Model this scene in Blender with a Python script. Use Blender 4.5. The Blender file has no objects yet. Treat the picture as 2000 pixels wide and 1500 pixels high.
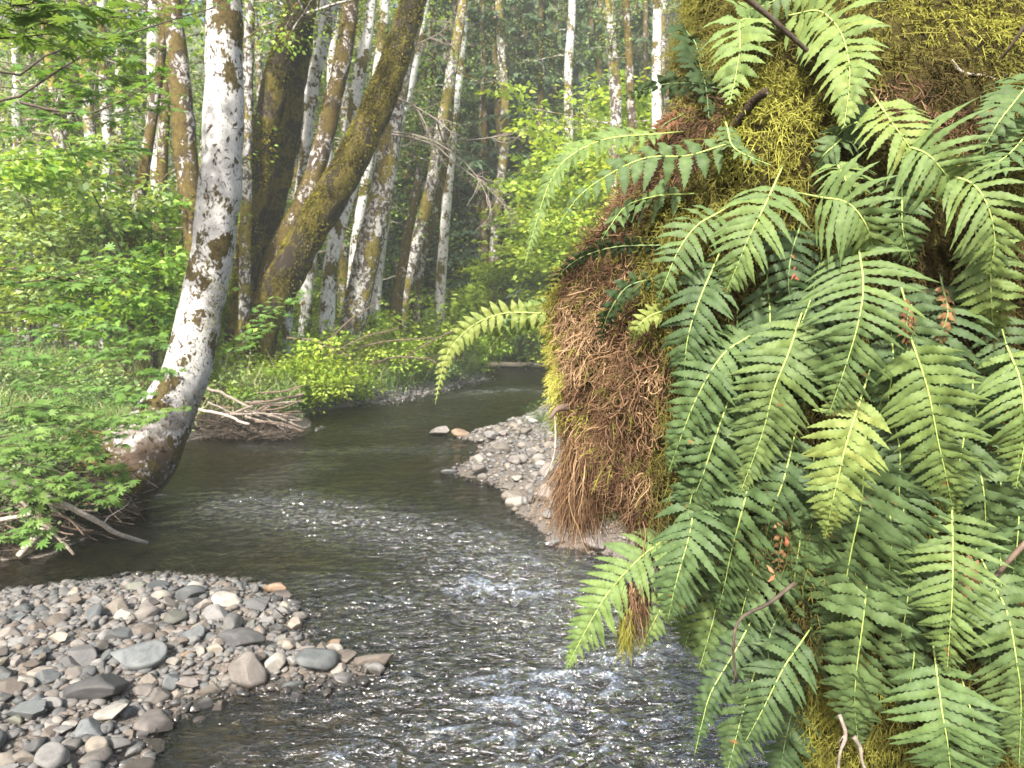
import bpy, math
import numpy as np
from mathutils import Vector
from mathutils.bvhtree import BVHTree
R = math.radians
scene = bpy.context.scene
COL = scene.collection
RNG = np.random.default_rng(7)

# ------------------------------------------------------------------ camera, world, sun, exposure
F, CXP, CYP, HC, PITCH = 1445.0, 1000.0, 750.0, 1.9, R(5.5)
cam_d = bpy.data.cameras.new('camera'); cam = bpy.data.objects.new('camera', cam_d); COL.objects.link(cam)
cam.location = (0, 0, HC); cam.rotation_euler = (math.pi / 2 - PITCH, 0, 0)
cam_d.sensor_width = 36; cam_d.lens = 36 * F / 2000; cam_d.clip_start = 0.05; cam_d.clip_end = 500
cam_d.dof.use_dof = True; cam_d.dof.focus_distance = 1.35; cam_d.dof.aperture_fstop = 12
scene.camera = cam

SUN_EL, SUN_AZ = R(41), R(-161)      # azimuth from +Y clockwise: sun stands to the left and a little behind the camera
w = bpy.data.worlds.new('World'); scene.world = w; w.use_nodes = True
nt = w.node_tree; nt.nodes.clear()
o = nt.nodes.new('ShaderNodeOutputWorld'); b = nt.nodes.new('ShaderNodeBackground'); s = nt.nodes.new('ShaderNodeTexSky')
s.sky_type = 'NISHITA'; s.sun_disc = False; s.sun_elevation = SUN_EL; s.sun_rotation = SUN_AZ
s.dust_density = 4.0; s.air_density = 0.8; b.inputs['Strength'].default_value = 0.15
nt.links.new(s.outputs[0], b.inputs[0]); nt.links.new(b.outputs[0], o.inputs[0])
sl = bpy.data.lights.new('sun', 'SUN'); sl.energy = 4.8; sl.angle = R(3.0); sl.color = (1.0, .95, .86)
so = bpy.data.objects.new('sun', sl); COL.objects.link(so)
sd = Vector((math.sin(SUN_AZ) * math.cos(SUN_EL), math.cos(SUN_AZ) * math.cos(SUN_EL), math.sin(SUN_EL)))
so.rotation_euler = sd.to_track_quat('Z', 'Y').to_euler(); so.location = (-10, -10, 30)
vs = scene.view_settings; vs.view_transform = 'Standard'; vs.look = 'None'; vs.exposure = 1.32; vs.gamma = 1; vs.use_curve_mapping = False
scene.render.engine = 'CYCLES'
cy = scene.cycles; cy.use_denoising = True
try: cy.denoiser = 'OPENIMAGEDENOISE'
except Exception: pass
cy.max_bounces = 7; cy.diffuse_bounces = 3; cy.glossy_bounces = 3; cy.transmission_bounces = 4; cy.transparent_max_bounces = 8
cy.caustics_reflective = False; cy.caustics_refractive = False; cy.sample_clamp_indirect = 6

# ------------------------------------------------------------------ helpers
cp, sp = math.cos(PITCH), math.sin(PITCH)
CAM = np.array([0, 0, HC])
def ray(px, py):
    px = np.asarray(px, float); py = np.asarray(py, float)
    u = (px - CXP) / F; v = (CYP - py) / F
    return np.stack([u, cp + v * sp, -sp + v * cp], -1)
def at(px, py, Y):
    d = ray(px, py); return CAM + d * (np.asarray(Y, float) / d[..., 1])[..., None]
def gnd(px, py, z=0.0):
    d = ray(px, py); return CAM + d * ((z - HC) / d[..., 2])[..., None]
def proj(P):
    q = np.asarray(P, float) - CAM
    dep = q[..., 1] * cp - q[..., 2] * sp; up = q[..., 1] * sp + q[..., 2] * cp
    dep = np.where(np.abs(dep) < 1e-4, 1e-4, dep)
    return CXP + F * q[..., 0] / dep, CYP - F * up / dep, dep
def ss(a, b, x):
    t = np.clip((x - a) / (b - a), 0, 1); return t * t * (3 - 2 * t)
def nrm(v): return v / np.maximum(np.linalg.norm(v, axis=-1, keepdims=True), 1e-9)

def _h(ix, iy, iz, seed):
    n = (ix * 374761393 + iy * 668265263 + iz * 1274126177 + seed * 974634777) & 0xffffffff
    n = ((n ^ (n >> 13)) * 1274126177) & 0xffffffff
    return ((n ^ (n >> 16)) & 0xffff) / 65535.0
def noise(P, seed=0):
    P = np.asarray(P, float); I = np.floor(P).astype(np.int64); f = P - I; f = f * f * (3 - 2 * f)
    x, y, z = I[..., 0], I[..., 1], I[..., 2]; r = 0
    for dx in (0, 1):
        for dy in (0, 1):
            for dz in (0, 1):
                wgt = (f[..., 0] if dx else 1 - f[..., 0]) * (f[..., 1] if dy else 1 - f[..., 1]) * (f[..., 2] if dz else 1 - f[..., 2])
                r = r + wgt * _h(x + dx, y + dy, z + dz, seed)
    return r * 2 - 1
def fbm(P, oct=3, seed=0):
    a, r, t = 1.0, 0, 0
    for k in range(oct):
        r = r + a * noise(np.asarray(P) * 2 ** k, seed + k * 17); t += a; a *= .5
    return r / t

def tag(o, label=None, cat=None, group=None, kind=None):
    if label: o['label'] = label
    if cat: o['category'] = cat
    if group: o['group'] = group
    if kind: o['kind'] = kind
    return o
def empty(name, loc=(0, 0, 0)):
    o = bpy.data.objects.new(name, None); COL.objects.link(o); o.location = loc; o.empty_display_size = .1
    return o
def mesh_data(name, V, faces, mat, tone=None, smooth=False):
    """V (n,3); faces: list of int arrays (m,k)"""
    me = bpy.data.meshes.new(name); V = np.asarray(V, np.float32)
    faces = [np.asarray(f, np.int32) for f in faces if len(f)]
    me.vertices.add(len(V)); me.vertices.foreach_set('co', V.ravel())
    nl = sum(f.size for f in faces); nf = sum(len(f) for f in faces)
    me.loops.add(nl); me.polygons.add(nf)
    me.loops.foreach_set('vertex_index', np.concatenate([f.ravel() for f in faces]))
    tot = np.concatenate([np.full(len(f), f.shape[1], np.int32) for f in faces])
    st = np.zeros(nf, np.int32); st[1:] = np.cumsum(tot)[:-1]
    me.polygons.foreach_set('loop_start', st); me.polygons.foreach_set('loop_total', tot)
    if smooth: me.polygons.foreach_set('use_smooth', np.ones(nf, bool))
    if tone is not None:
        a = me.attributes.new('tone', 'FLOAT', 'POINT'); a.data.foreach_set('value', np.asarray(tone, np.float32))
    me.materials.append(mat); me.update(calc_edges=True)
    return me
def obj(name, data, parent=None):
    """data = mesh or (V, faces, mat, tone, smooth); V in world space, made local to the parent empty"""
    o = bpy.data.objects.new(name, data); COL.objects.link(o)
    if parent is not None: o.parent = parent
    return o
def mk(name, V, faces, mat, tone=None, smooth=False, parent=None):
    V = np.asarray(V, float)
    if parent is not None: V = V - np.array(parent.location)
    return obj(name, mesh_data(name, V, faces, mat, tone, smooth), parent)
def join(parts):
    """parts: list of (V, [faces], tone)"""
    Vs, Fs, Ts, n = [], {}, [], 0
    for V, fs, t in parts:
        Vs.append(V); Ts.append(np.broadcast_to(t, (len(V),)))
        for f in fs:
            f = np.asarray(f)
            if len(f): Fs.setdefault(f.shape[1], []).append(f + n)
        n += len(V)
    return np.concatenate(Vs), [np.concatenate(v) for v in Fs.values()], np.concatenate(Ts)

def grid_faces(nr, nc, closed=False):
    r = np.arange(nr - 1)[:, None]; c = np.arange(nc if closed else nc - 1)[None, :]; c2 = (c + 1) % nc
    return np.stack([r * nc + c, r * nc + c2, (r + 1) * nc + c2, (r + 1) * nc + c], -1).reshape(-1, 4)
def catmull(P, n):
    P = np.asarray(P, float)
    if len(P) == 2: return P[0] + (P[1] - P[0]) * np.linspace(0, 1, n)[:, None]
    Q = np.vstack([2 * P[0] - P[1], P, 2 * P[-1] - P[-2]])
    seg = np.linalg.norm(np.diff(P, axis=0), axis=1); cum = np.r_[0, np.cumsum(seg)]
    x = np.linspace(0, cum[-1], n); i = np.clip(np.searchsorted(cum, x, 'right') - 1, 0, len(P) - 2)
    t = ((x - cum[i]) / np.maximum(seg[i], 1e-9))[:, None]
    a, b, c, d = Q[i], Q[i + 1], Q[i + 2], Q[i + 3]
    return .5 * (2 * b + (c - a) * t + (2 * a - 5 * b + 4 * c - d) * t ** 2 + (3 * b - a - 3 * c + d) * t ** 3)
def frames(P):
    T = nrm(np.gradient(P, axis=0)); ref = np.array([0, 1, 0.]) if abs(T[:, 1]).mean() < .8 else np.array([1., 0, 0])
    A = nrm(np.cross(T, ref)); B = np.cross(A, T)
    return T, A, B
def tube(P, Rr, ns=12, rough=0., freq=3., seed=0, cap=True, flat=None):
    """one tube along P (n,3) with radii Rr; rough = relative lumps"""
    P = np.asarray(P, float); n = len(P); Rr = np.broadcast_to(Rr, (n,)).astype(float)
    T, A, B = frames(P); th = np.linspace(0, 2 * np.pi, ns, endpoint=False)
    D = A[:, None] * np.cos(th)[None, :, None] + B[:, None] * np.sin(th)[None, :, None]
    V = P[:, None] + D * Rr[:, None, None]
    if rough: V = P[:, None] + D * (Rr[:, None] * (1 + rough * fbm(V * freq, 3, seed) + rough * .55 * fbm(V * np.array([4.5, 4.5, 1.6]) * freq, 2, seed + 5)))[:, :, None]
    V = V.reshape(-1, 3); fs = [grid_faces(n, ns, True)[:, ::-1]]
    if cap:
        V = np.vstack([V, P[0], P[-1]]); k = np.arange(ns); k2 = (k + 1) % ns
        fs.append(np.stack([k, k2, np.full(ns, n * ns)], -1)); fs.append(np.stack([(n - 1) * ns + k2, (n - 1) * ns + k, np.full(ns, n * ns + 1)], -1))
    return V, fs
def tubes(Ps, Rs, ns=4):
    """batch of thin tubes Ps (m,k,3), Rs (m,k)"""
    Ps = np.asarray(Ps, float); m, k, _ = Ps.shape
    T = nrm(np.gradient(Ps, axis=1)); ref = np.where(np.abs(T.mean(1)[:, 1:2]) < .8, [[0, 1., 0]], [[1., 0, 0]])[:, None]
    A = nrm(np.cross(T, ref)); B = np.cross(A, T); th = np.linspace(0, 2 * np.pi, ns, endpoint=False)
    V = Ps[:, :, None] + (A[:, :, None] * np.cos(th)[:, None] + B[:, :, None] * np.sin(th)[:, None]) * np.asarray(Rs)[:, :, None, None]
    f = grid_faces(k, ns, True)[:, ::-1]
    fs = (f[None] + (np.arange(m) * k * ns)[:, None, None]).reshape(-1, 4)
    return V.reshape(-1, 3), fs
def ribbons(Ps, Ws, side):
    """flat tapering strands Ps (m,k,3), Ws (m,k) half widths, side (m,3)"""
    Ps = np.asarray(Ps, float); m, k, _ = Ps.shape
    T = nrm(np.gradient(Ps, axis=1)); S = nrm(np.cross(T, side[:, None]))
    V = np.stack([Ps - S * Ws[..., None], Ps + S * Ws[..., None]], 2)
    f = grid_faces(k, 2); fs = (f[None] + (np.arange(m) * k * 2)[:, None, None]).reshape(-1, 4)
    return V.reshape(-1, 3), fs
def rdir(n, rng): return nrm(rng.normal(size=(n, 3)))
def leaves(C, D, N, L, W, fold=.15, rng=RNG):
    """simple leaves as folded diamonds: base C, direction D, normal N, length L, width W -> V, faces"""
    m = len(C); D = nrm(D); S = nrm(np.cross(D, N)); U = np.cross(S, D); L = np.broadcast_to(L, (m,))[:, None]; W = np.broadcast_to(W, (m,))[:, None]
    V = np.stack([C, C + D * L * .45 + S * W + U * W * fold, C + D * L - U * L * .12, C + D * L * .45 - S * W + U * W * fold], 1)
    f = np.array([[0, 1, 2, 3]]); return V.reshape(-1, 3), (f[None] + (np.arange(m) * 4)[:, None, None]).reshape(-1, 4)
PAL = []
for k, (ang, ln) in enumerate([(-150, .45), (-105, .72), (-70, .88), (-36, .97), (0, 1.05), (36, .97), (70, .88), (105, .72), (150, .45)]):
    a = R(ang)
    if k: PAL.append((math.sin(R(ang - 18 if k != 8 else ang - 22)) * .5 * (ln + .35) * .72, math.cos(R(ang - 18)) * .5 * (ln + .35) * .72))
    PAL += [(math.sin(a - .13) * ln * .82, math.cos(a - .13) * ln * .82), (math.sin(a) * ln, math.cos(a) * ln), (math.sin(a + .13) * ln * .82, math.cos(a + .13) * ln * .82)]
PAL = np.array(PAL + [(0.0, -.04)])
def palmate(C, D, N, L, rng=RNG):
    """lobed maple leaves: centre C"""
    m = len(C); D = nrm(D); S = nrm(np.cross(D, N)); U = np.cross(S, D); L = np.broadcast_to(L, (m,))[:, None, None]
    r = np.linalg.norm(PAL, axis=1); curl = rng.uniform(.05, .35, (m, 1, 1))
    V = C[:, None] + (S[:, None] * PAL[None, :, :1] + D[:, None] * PAL[None, :, 1:] * 1.0 - U[:, None] * (r[None, :, None] ** 2) * curl) * L * .62
    k = len(PAL); V = np.concatenate([V, C[:, None]], 1); i = np.arange(k)
    f = np.stack([np.full(k, k), (i + 1) % k, i], -1)
    return V.reshape(-1, 3), (f[None] + (np.arange(m) * (k + 1))[:, None, None]).reshape(-1, 3), k + 1
def grow(p, d, ln, r, rng, level=2, nb=4, out=None, wob=.22, up=0., k=7, spread=.75, shrink=.55):
    """branching twigs: list of (P(k,3), R(k))"""
    if out is None: out = []
    P = [np.array(p, float)]; d = nrm(np.array(d, float))
    for i in range(k - 1):
        d = nrm(d + rng.normal(size=3) * wob + np.array([0, 0, up])); P.append(P[-1] + d * ln / (k - 1))
    P = np.array(P); out.append((P, r * np.linspace(1, .35, k), level))
    if level > 0:
        for j in range(nb):
            i = rng.integers(1, k); dd = nrm(P[i] - P[i - 1] + rng.normal(size=3) * spread)
            grow(P[i], dd, ln * rng.uniform(.35, .7) * shrink * 1.4, r * np.linspace(1, .35, k)[i] * .65, rng, level - 1, nb, out, wob, up, k, spread, shrink)
    return out
def twig_mesh(tw, ns=4):
    V, f = tubes(np.array([t[0] for t in tw]), np.array([t[1] for t in tw]), ns); return V, f

# ------------------------------------------------------------------ materials
class N:
    def __init__(s, name):
        s.m = bpy.data.materials.new(name); s.m.use_nodes = True; s.t = s.m.node_tree; s.t.nodes.clear()
        s.out = s.n('ShaderNodeOutputMaterial')
    def n(s, t, **kw):
        nd = s.t.nodes.new(t)
        for k, v in kw.items(): setattr(nd, k, v)
        return nd
    def l(s, a, b): s.t.links.new(a, b)
    def ramp(s, fac, stops, interp='LINEAR'):
        r = s.n('ShaderNodeValToRGB'); cr = r.color_ramp; cr.interpolation = interp
        while len(cr.elements) < len(stops): cr.elements.new(.5)
        for e, (p, c) in zip(cr.elements, stops): e.position = p; e.color = (*c, 1) if len(c) == 3 else c
        s.l(fac, r.inputs[0]); return r.outputs[0]
    def noise(s, scale, detail=4, vec=None, rough=.6, dist=0):
        nn = s.n('ShaderNodeTexNoise'); nn.inputs['Scale'].default_value = scale; nn.inputs['Detail'].default_value = detail
        nn.inputs['Roughness'].default_value = rough; nn.inputs['Distortion'].default_value = dist
        if vec is not None: s.l(vec, nn.inputs['Vector'])
        return nn.outputs[0]
    def math(s, op, a, b=None, clamp=False):
        m = s.n('ShaderNodeMath', operation=op, use_clamp=clamp)
        for i, v in enumerate((a, b)):
            if v is None: continue
            if isinstance(v, (int, float)): m.inputs[i].default_value = v
            else: s.l(v, m.inputs[i])
        return m.outputs[0]
    def mix(s, fac, a, b, mode='MIX'):
        m = s.n('ShaderNodeMix', data_type='RGBA', blend_type=mode)
        for sk, v in ((m.inputs[0], fac), (m.inputs[6], a), (m.inputs[7], b)):
            if isinstance(v, (int, float)): sk.default_value = v
            elif isinstance(v, tuple): sk.default_value = (*v, 1)
            else: s.l(v, sk)
        return m.outputs[2]
    def step(s, x, a, b):
        m = s.n('ShaderNodeMapRange'); m.interpolation_type = 'SMOOTHSTEP'; s.l(x, m.inputs[0]); m.inputs[1].default_value = a; m.inputs[2].default_value = b
        return m.outputs[0]
    def pos(s): return s.n('ShaderNodeNewGeometry').outputs['Position']
    def loc(s): return s.n('ShaderNodeTexCoord').outputs['Object']
    def attr(s, a='tone'): return s.n('ShaderNodeAttribute', attribute_name=a).outputs['Fac']
    def bump(s, h, st=.5, dist=.01):
        b = s.n('ShaderNodeBump'); b.inputs['Strength'].default_value = st; b.inputs['Distance'].default_value = dist; s.l(h, b.inputs['Height']); return b.outputs[0]
    def bsdf(s, col, rough=.7, normal=None, spec=.5, transl=0, tcol=None):
        p = s.n('ShaderNodeBsdfPrincipled'); p.inputs['Specular IOR Level'].default_value = spec
        for nm, v in (('Base Color', col), ('Roughness', rough)):
            if isinstance(v, tuple): p.inputs[nm].default_value = (*v, 1)
            elif isinstance(v, (int, float)): p.inputs[nm].default_value = v
            else: s.l(v, p.inputs[nm])
        if normal is not None: s.l(normal, p.inputs['Normal'])
        o = p.outputs[0]
        if transl:
            t = s.n('ShaderNodeBsdfTranslucent'); m = s.n('ShaderNodeMixShader'); m.inputs[0].default_value = transl
            s.l(tcol if tcol is not None else col, t.inputs[0]); s.l(o, m.inputs[1]); s.l(t.outputs[0], m.inputs[2]); o = m.outputs[0]
        s.l(o, s.out.inputs[0]); return s.m

def leaf_mat(name, stops, transl=.4, rough=.55, spec=.35, objvar=.15, yellow=(1.25, 1.1, .5), spots=False):
    n = N(name); c = n.ramp(n.attr(), stops)
    if spots:
        c = n.mix(1.0, c, n.ramp(n.noise(120, 3, n.pos()), [(.3, (.8, .8, .8)), (.7, (1.15, 1.15, 1.1))]), 'MULTIPLY')
        c = n.mix(n.step(n.noise(42, 3, n.pos()), .69, .74), c, (.20, .10, .035))
    oi = n.n('ShaderNodeObjectInfo').outputs['Random']
    hs = n.n('ShaderNodeHueSaturation'); n.l(c, hs.inputs['Color'])
    mr = n.n('ShaderNodeMapRange'); n.l(oi, mr.inputs[0]); mr.inputs[3].default_value = 1 - objvar; mr.inputs[4].default_value = 1 + objvar
    n.l(mr.outputs[0], hs.inputs['Value'])
    mh = n.n('ShaderNodeMapRange'); n.l(n.math('FRACT', n.math('MULTIPLY', oi, 7.3)), mh.inputs[0]); mh.inputs[3].default_value = .5 - objvar * .1; mh.inputs[4].default_value = .5 + objvar * .1
    n.l(mh.outputs[0], hs.inputs['Hue'])
    tc = n.mix(1.0, hs.outputs[0], yellow, 'MULTIPLY')
    return n.bsdf(hs.outputs[0], rough, spec=spec, transl=transl, tcol=tc)
M = {}
M['leaf_bright'] = leaf_mat('leaf_bright', [(0, (.07, .14, .02)), (.5, (.22, .36, .05)), (1, (.46, .60, .13))], .5)
M['leaf_lime'] = leaf_mat('leaf_lime', [(0, (.13, .24, .025)), (.5, (.34, .50, .06)), (1, (.56, .70, .15))], .5)
M['leaf_mid'] = leaf_mat('leaf_mid', [(0, (.045, .09, .02)), (.5, (.12, .215, .05)), (1, (.24, .37, .10))], .45)
M['leaf_dull'] = leaf_mat('leaf_dull', [(0, (.05, .085, .03)), (.5, (.12, .20, .07)), (1, (.25, .36, .15))], .35)
M['leaf_pale'] = leaf_mat('leaf_pale', [(0, (.09, .16, .05)), (.5, (.23, .36, .13)), (1, (.46, .58, .24))], .45)
M['needle'] = leaf_mat('needle', [(0, (.025, .045, .028)), (.5, (.075, .12, .07)), (1, (.16, .23, .13))], .25)
M['maple'] = leaf_mat('maple', [(0, (.06, .125, .03)), (.5, (.125, .235, .05)), (1, (.22, .35, .09))], .48, objvar=.1, yellow=(1.15, 1.05, .6))
M['dead_frond'] = leaf_mat('dead_frond', [(0, (.06, .03, .015)), (.5, (.17, .085, .04)), (1, (.32, .20, .10))], .2)
M['grass'] = leaf_mat('grass', [(0, (.07, .13, .025)), (.6, (.18, .29, .07)), (1, (.46, .42, .24))], .4)
M['fern'] = leaf_mat('fern', [(0, (.026, .042, .018)), (.3, (.054, .090, .036)), (.55, (.092, .142, .049)), (.8, (.145, .205, .058)), (1, (.19, .23, .06))], .24, .6, .22, .05, (1.15, 1.05, .6), spots=True)

def bark_mat(name, light, moss, dark, white_amt=.5, moss_amt=.5, scale=1., base=False):
    """pale lichen crust over dark bark, moss patches"""
    n = N(name); P = n.pos()
    mp = n.n('ShaderNodeMapping'); mp.inputs['Scale'].default_value = (1, 1, .75); n.l(P, mp.inputs[0]); v = mp.outputs[0]
    base = n.ramp(n.noise(12 * scale, 7, v, .75, .5), [(.32, tuple(x * .5 for x in light)), (.45, tuple(x * .82 for x in light)), (.7, light)])
    spots = n.noise(9 * scale, 7, v, .70, .9)
    c = n.mix(n.step(spots, .66 - (1 - white_amt) * .26, .60 - (1 - white_amt) * .26), dark, base)
    m1 = n.math('ADD', n.math('MULTIPLY', n.noise(2.6 * scale, 3, v), .7), n.math('MULTIPLY', n.noise(22 * scale, 4, v), .3))
    th = .62 - moss_amt * .25
    if base:
        sx = n.n('ShaderNodeSeparateXYZ'); n.l(P, sx.inputs[0]); m1 = n.math('ADD', m1, n.math('MULTIPLY', n.step(sx.outputs[2], 1.0, .3), .06)); m1 = n.math('ADD', m1, n.math('MULTIPLY', n.step(n.noise(1.3, 1, P), .5, .62), .05))
    mcol = n.ramp(n.noise(16 * scale, 6, v, .75), [(.3, tuple(x * .3 for x in moss)), (.5, moss), (.7, tuple(x * 1.7 for x in moss))])
    mm = n.step(m1, th, th + .035)
    if base: c = n.mix(n.math('MULTIPLY', n.step(sx.outputs[2], 1.25, .55), n.step(n.noise(6, 5, P, .7), .34, .52)), c, n.mix(1.0, c, (.20, .14, .10), 'MULTIPLY'))
    c = n.mix(mm, c, mcol)
    h = n.math('ADD', n.noise(45 * scale, 5, v), n.math('MULTIPLY', mm, .8))
    return n.bsdf(c, .85, n.bump(h, .7, .012), .2)
WH, MO, DK = (.60, .59, .57), (.10, .078, .02), (.045, .035, .028)
M['bark_white'] = bark_mat('bark_white', WH, MO, DK, .80, .34)
M['bark_alder'] = bark_mat('bark_alder', (.45, .44, .42), (.060, .045, .015), (.03, .024, .018), .84, .31, 1.5, base=True)
M['bark_pale'] = bark_mat('bark_pale', (.55, .53, .50), (.16, .13, .03), (.07, .055, .045), .45, .42)
M['bark_brown'] = bark_mat('bark_brown', (.46, .43, .40), (.085, .062, .018), (.055, .04, .03), .42, .62)
M['bark_mossy'] = bark_mat('bark_mossy', (.10, .08, .065), (.078, .062, .012), (.022, .016, .011), .12, .5)
M['bark_root'] = bark_mat('bark_root', (.30, .25, .20), (.075, .055, .015), (.04, .028, .02), .45, .62, 1.3)
def wood_mat(name, a, b, sc=40):
    n = N(name); P = n.loc(); c = n.ramp(n.noise(sc, 4, P), [(.3, a), (.7, b)]); return n.bsdf(c, .75, n.bump(n.noise(sc * 3, 3, P), .5, .003), .3)
M['stick'] = wood_mat('stick', (.09, .072, .06), (.30, .255, .21))
M['stick_pale'] = wood_mat('stick_pale', (.22, .18, .145), (.44, .39, .33))
M['twig_dark'] = wood_mat('twig_dark', (.03, .022, .017), (.10, .075, .055))
M['twig_brown'] = wood_mat('twig_brown', (.065, .045, .035), (.17, .12, .085))
M['rachis'] = wood_mat('rachis', (.26, .36, .09), (.38, .46, .14))
M['rachis_dark'] = wood_mat('rachis_dark', (.10, .16, .06), (.20, .27, .10))
n = N('moss'); t = n.attr()
M['moss'] = n.bsdf(n.ramp(t, [(0, (.028, .022, .008)), (.25, (.075, .058, .018)), (.5, (.145, .14, .028)), (.75, (.26, .26, .045)), (1, (.46, .45, .11))]), .8, spec=.15, transl=.25)
n = N('brown_moss'); t = n.attr()
M['brown_moss'] = n.bsdf(n.ramp(t, [(0, (.035, .018, .012)), (.35, (.082, .045, .026)), (.7, (.215, .132, .070)), (1, (.44, .31, .18))]), .8, spec=.15, transl=.15)
M['tree_moss'] = leaf_mat('tree_moss', [(0, (.045, .032, .006)), (.5, (.135, .118, .016)), (1, (.28, .25, .035))], .15, .9, .1, .05)
# wood under the moss
n = N('moss_bed'); P = n.pos(); c = n.ramp(n.noise(30, 5, P), [(.3, (.018, .014, .006)), (.55, (.05, .042, .012)), (.75, (.09, .08, .018))])
M['moss_bed'] = n.bsdf(c, .95, n.bump(n.noise(60, 5, P), 1, .02), .1)
# stones: each its own tone, wet and dark near the water line
def stone_mat(name, per_object):
    n = N(name)
    r = n.n('ShaderNodeObjectInfo').outputs['Random'] if per_object else n.attr()
    base = n.ramp(r, [(0, (.13, .135, .135)), (.16, (.22, .22, .21)), (.30, (.27, .25, .225)), (.42, (.17, .17, .17)), (.54, (.30, .275, .245)), (.66, (.20, .185, .165)), (.76, (.24, .24, .235)), (.86, (.31, .265, .215)), (.93, (.23, .18, .145)), (1, (.40, .38, .34))])
    P = n.pos(); L = n.loc()
    if not per_object: base = n.mix(1.0, base, (.60, .61, .63), 'MULTIPLY')
    v = n.ramp(n.noise(11, 8, P, .78, .4), [(.28, (.38, .38, .40)), (.5, (.78, .77, .76)), (.62, (.92, .90, .86)), (.75, (1.2, 1.15, 1.05))])
    c = n.mix(1.0, base, v, 'MULTIPLY')
    sep = n.n('ShaderNodeSeparateXYZ'); n.l(P, sep.inputs[0])
    z = n.math('ADD', sep.outputs[2], n.math('MULTIPLY', n.noise(9, 2, P), -.03))
    dry = n.step(z, .002, .03)
    c = n.mix(dry, n.mix(1.0, c, (.34, .32, .30), 'MULTIPLY'), c)
    rough = n.n('ShaderNodeMapRange'); n.l(dry, rough.inputs[0]); rough.inputs[3].default_value = .2; rough.inputs[4].default_value = .78
    return n.bsdf(c, rough.outputs[0], n.bump(n.noise(70, 4, P), .35, .004), .4)
M['stone'] = stone_mat('stone', True); M['gravel'] = stone_mat('gravel', False)

# ------------------------------------------------------------------ the setting: terrain and stream
def W2(pts): return gnd([p[0] for p in pts], [p[1] for p in pts])[:, :2]
BAR = np.vstack([W2([(-900, 1195), (-300, 1172), (0, 1155), (120, 1140), (200, 1127), (330, 1120), (420, 1122), (500, 1137), (545, 1160), (590, 1190), (610, 1230), (640, 1255),
                     (690, 1278), (755, 1300), (735, 1325), (690, 1350), (620, 1368), (520, 1362), (430, 1375), (350, 1400), (310, 1430), (290, 1480), (270, 1600), (150, 1900)]), [(-1.5, -1), (-9, -1)]])
LEFT = np.vstack([[(-14, 5.2)], W2([(-700, 1112), (0, 1100), (100, 1085), (190, 1045), (250, 985), (300, 925), (350, 868), (440, 846), (520, 846), (600, 838), (608, 808), (680, 793), (760, 787),
                      (830, 770), (900, 753), (950, 743), (945, 724), (935, 713), (1100, 709), (1400, 706), (1900, 704)]), [(90, 34), (90, 200), (-200, 200), (-200, 5)]])
RIGHT = np.vstack([[(60, 27)], W2([(1250, 713), (1120, 717), (1100, 745), (1085, 776), (1050, 800), (985, 828), (905, 850), (885, 857), (948, 864), (932, 886), (898, 906), (885, 926), (940, 942), (985, 967),
                      (1003, 1000), (1050, 1038), (1080, 1062), (1140, 1078), (1210, 1092), (1330, 1130), (1480, 1200), (1580, 1300), (1625, 1500), (1640, 1900)]), [(1.0, -2), (60, -2)]])
def sdf(P, poly):
    """positive inside"""
    d = np.full(len(P), 1e9); ins = np.zeros(len(P), bool)
    for a, b in zip(poly, np.roll(poly, -1, 0)):
        e = b - a; t = np.clip(((P - a) @ e) / (e @ e), 0, 1)
        d = np.minimum(d, np.linalg.norm(P - a - t[:, None] * e, axis=1))
        c = (a[1] > P[:, 1]) != (b[1] > P[:, 1])
        ins ^= c & (P[:, 0] < (b[0] - a[0]) * (P[:, 1] - a[1]) / (b[1] - a[1] + 1e-12) + a[0])
    return np.where(ins, d, -d)
def terrain(X, Y, detail=True):
    X = np.atleast_1d(np.asarray(X, float)); Y = np.atleast_1d(np.asarray(Y, float)); P = np.stack([X, Y], 1)
    P3 = np.stack([X, Y, X * 0], 1)
    wob = noise(P3 * 2.2, 5)[:, None] * .07
    P = P + wob
    db, dl, dr = sdf(P, BAR), sdf(P, LEFT), sdf(P, RIGHT)
    zb = .085 * ss(0, .45, db) + .06 * ss(.3, 1.6, db)
    near = ss(11, 7.5, Y)
    zl = (.52 * near + .22 * (1 - near)) * ss(0, .45, dl) + .35 * ss(.5, 3.0, dl) + .035 * np.clip(dl - 2, 0, 30)
    zr = .10 * ss(0, .35, dr) + .08 * ss(.3, 2.0, dr) + .9 * ss(3.0, 5.5, dr) + .6 * ss(1.0, 2.0, dr) * ss(5.5, 3.5, Y)
    out = np.maximum(np.maximum(db, dl), dr)
    z = np.where(db > 0, zb, np.where(dl > 0, zl, np.where(dr > 0, zr, -.03 - .26 * ss(0, 1.1, -out))))
    hill = np.clip(Y - 34 - np.clip(-X - 4, 0, 14) * 1.0, 0, 200)
    z = z + np.where(out > 0, hill * .62 * ss(0, 12, hill), 0) + np.where(dr > 5, np.clip(dr - 5, 0, 60) * .25, 0)
    if detail:
        z = z + np.where(out > 0, fbm(P3 * 1.3, 3, 3) * .10 * np.clip(out, 0, 1) * (1 - .75 * (db > 0)) + noise(P3 * 9, 4) * .012, noise(P3 * 7, 4) * .02)
    return z, db, dl, dr
def tz(x, y): return float(terrain(x, y)[0][0])
nr_, nc_ = 620, 520
yy = 1.5 * (126 / 1.5) ** np.linspace(0, 1, nr_) - 4.5; kk = np.linspace(-1.25, 1.25, nc_)
YY = np.repeat(yy, nc_); XX = np.tile(kk, nr_) * (YY + 7.5)
Z, db, dl, dr = terrain(XX, YY)
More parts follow.
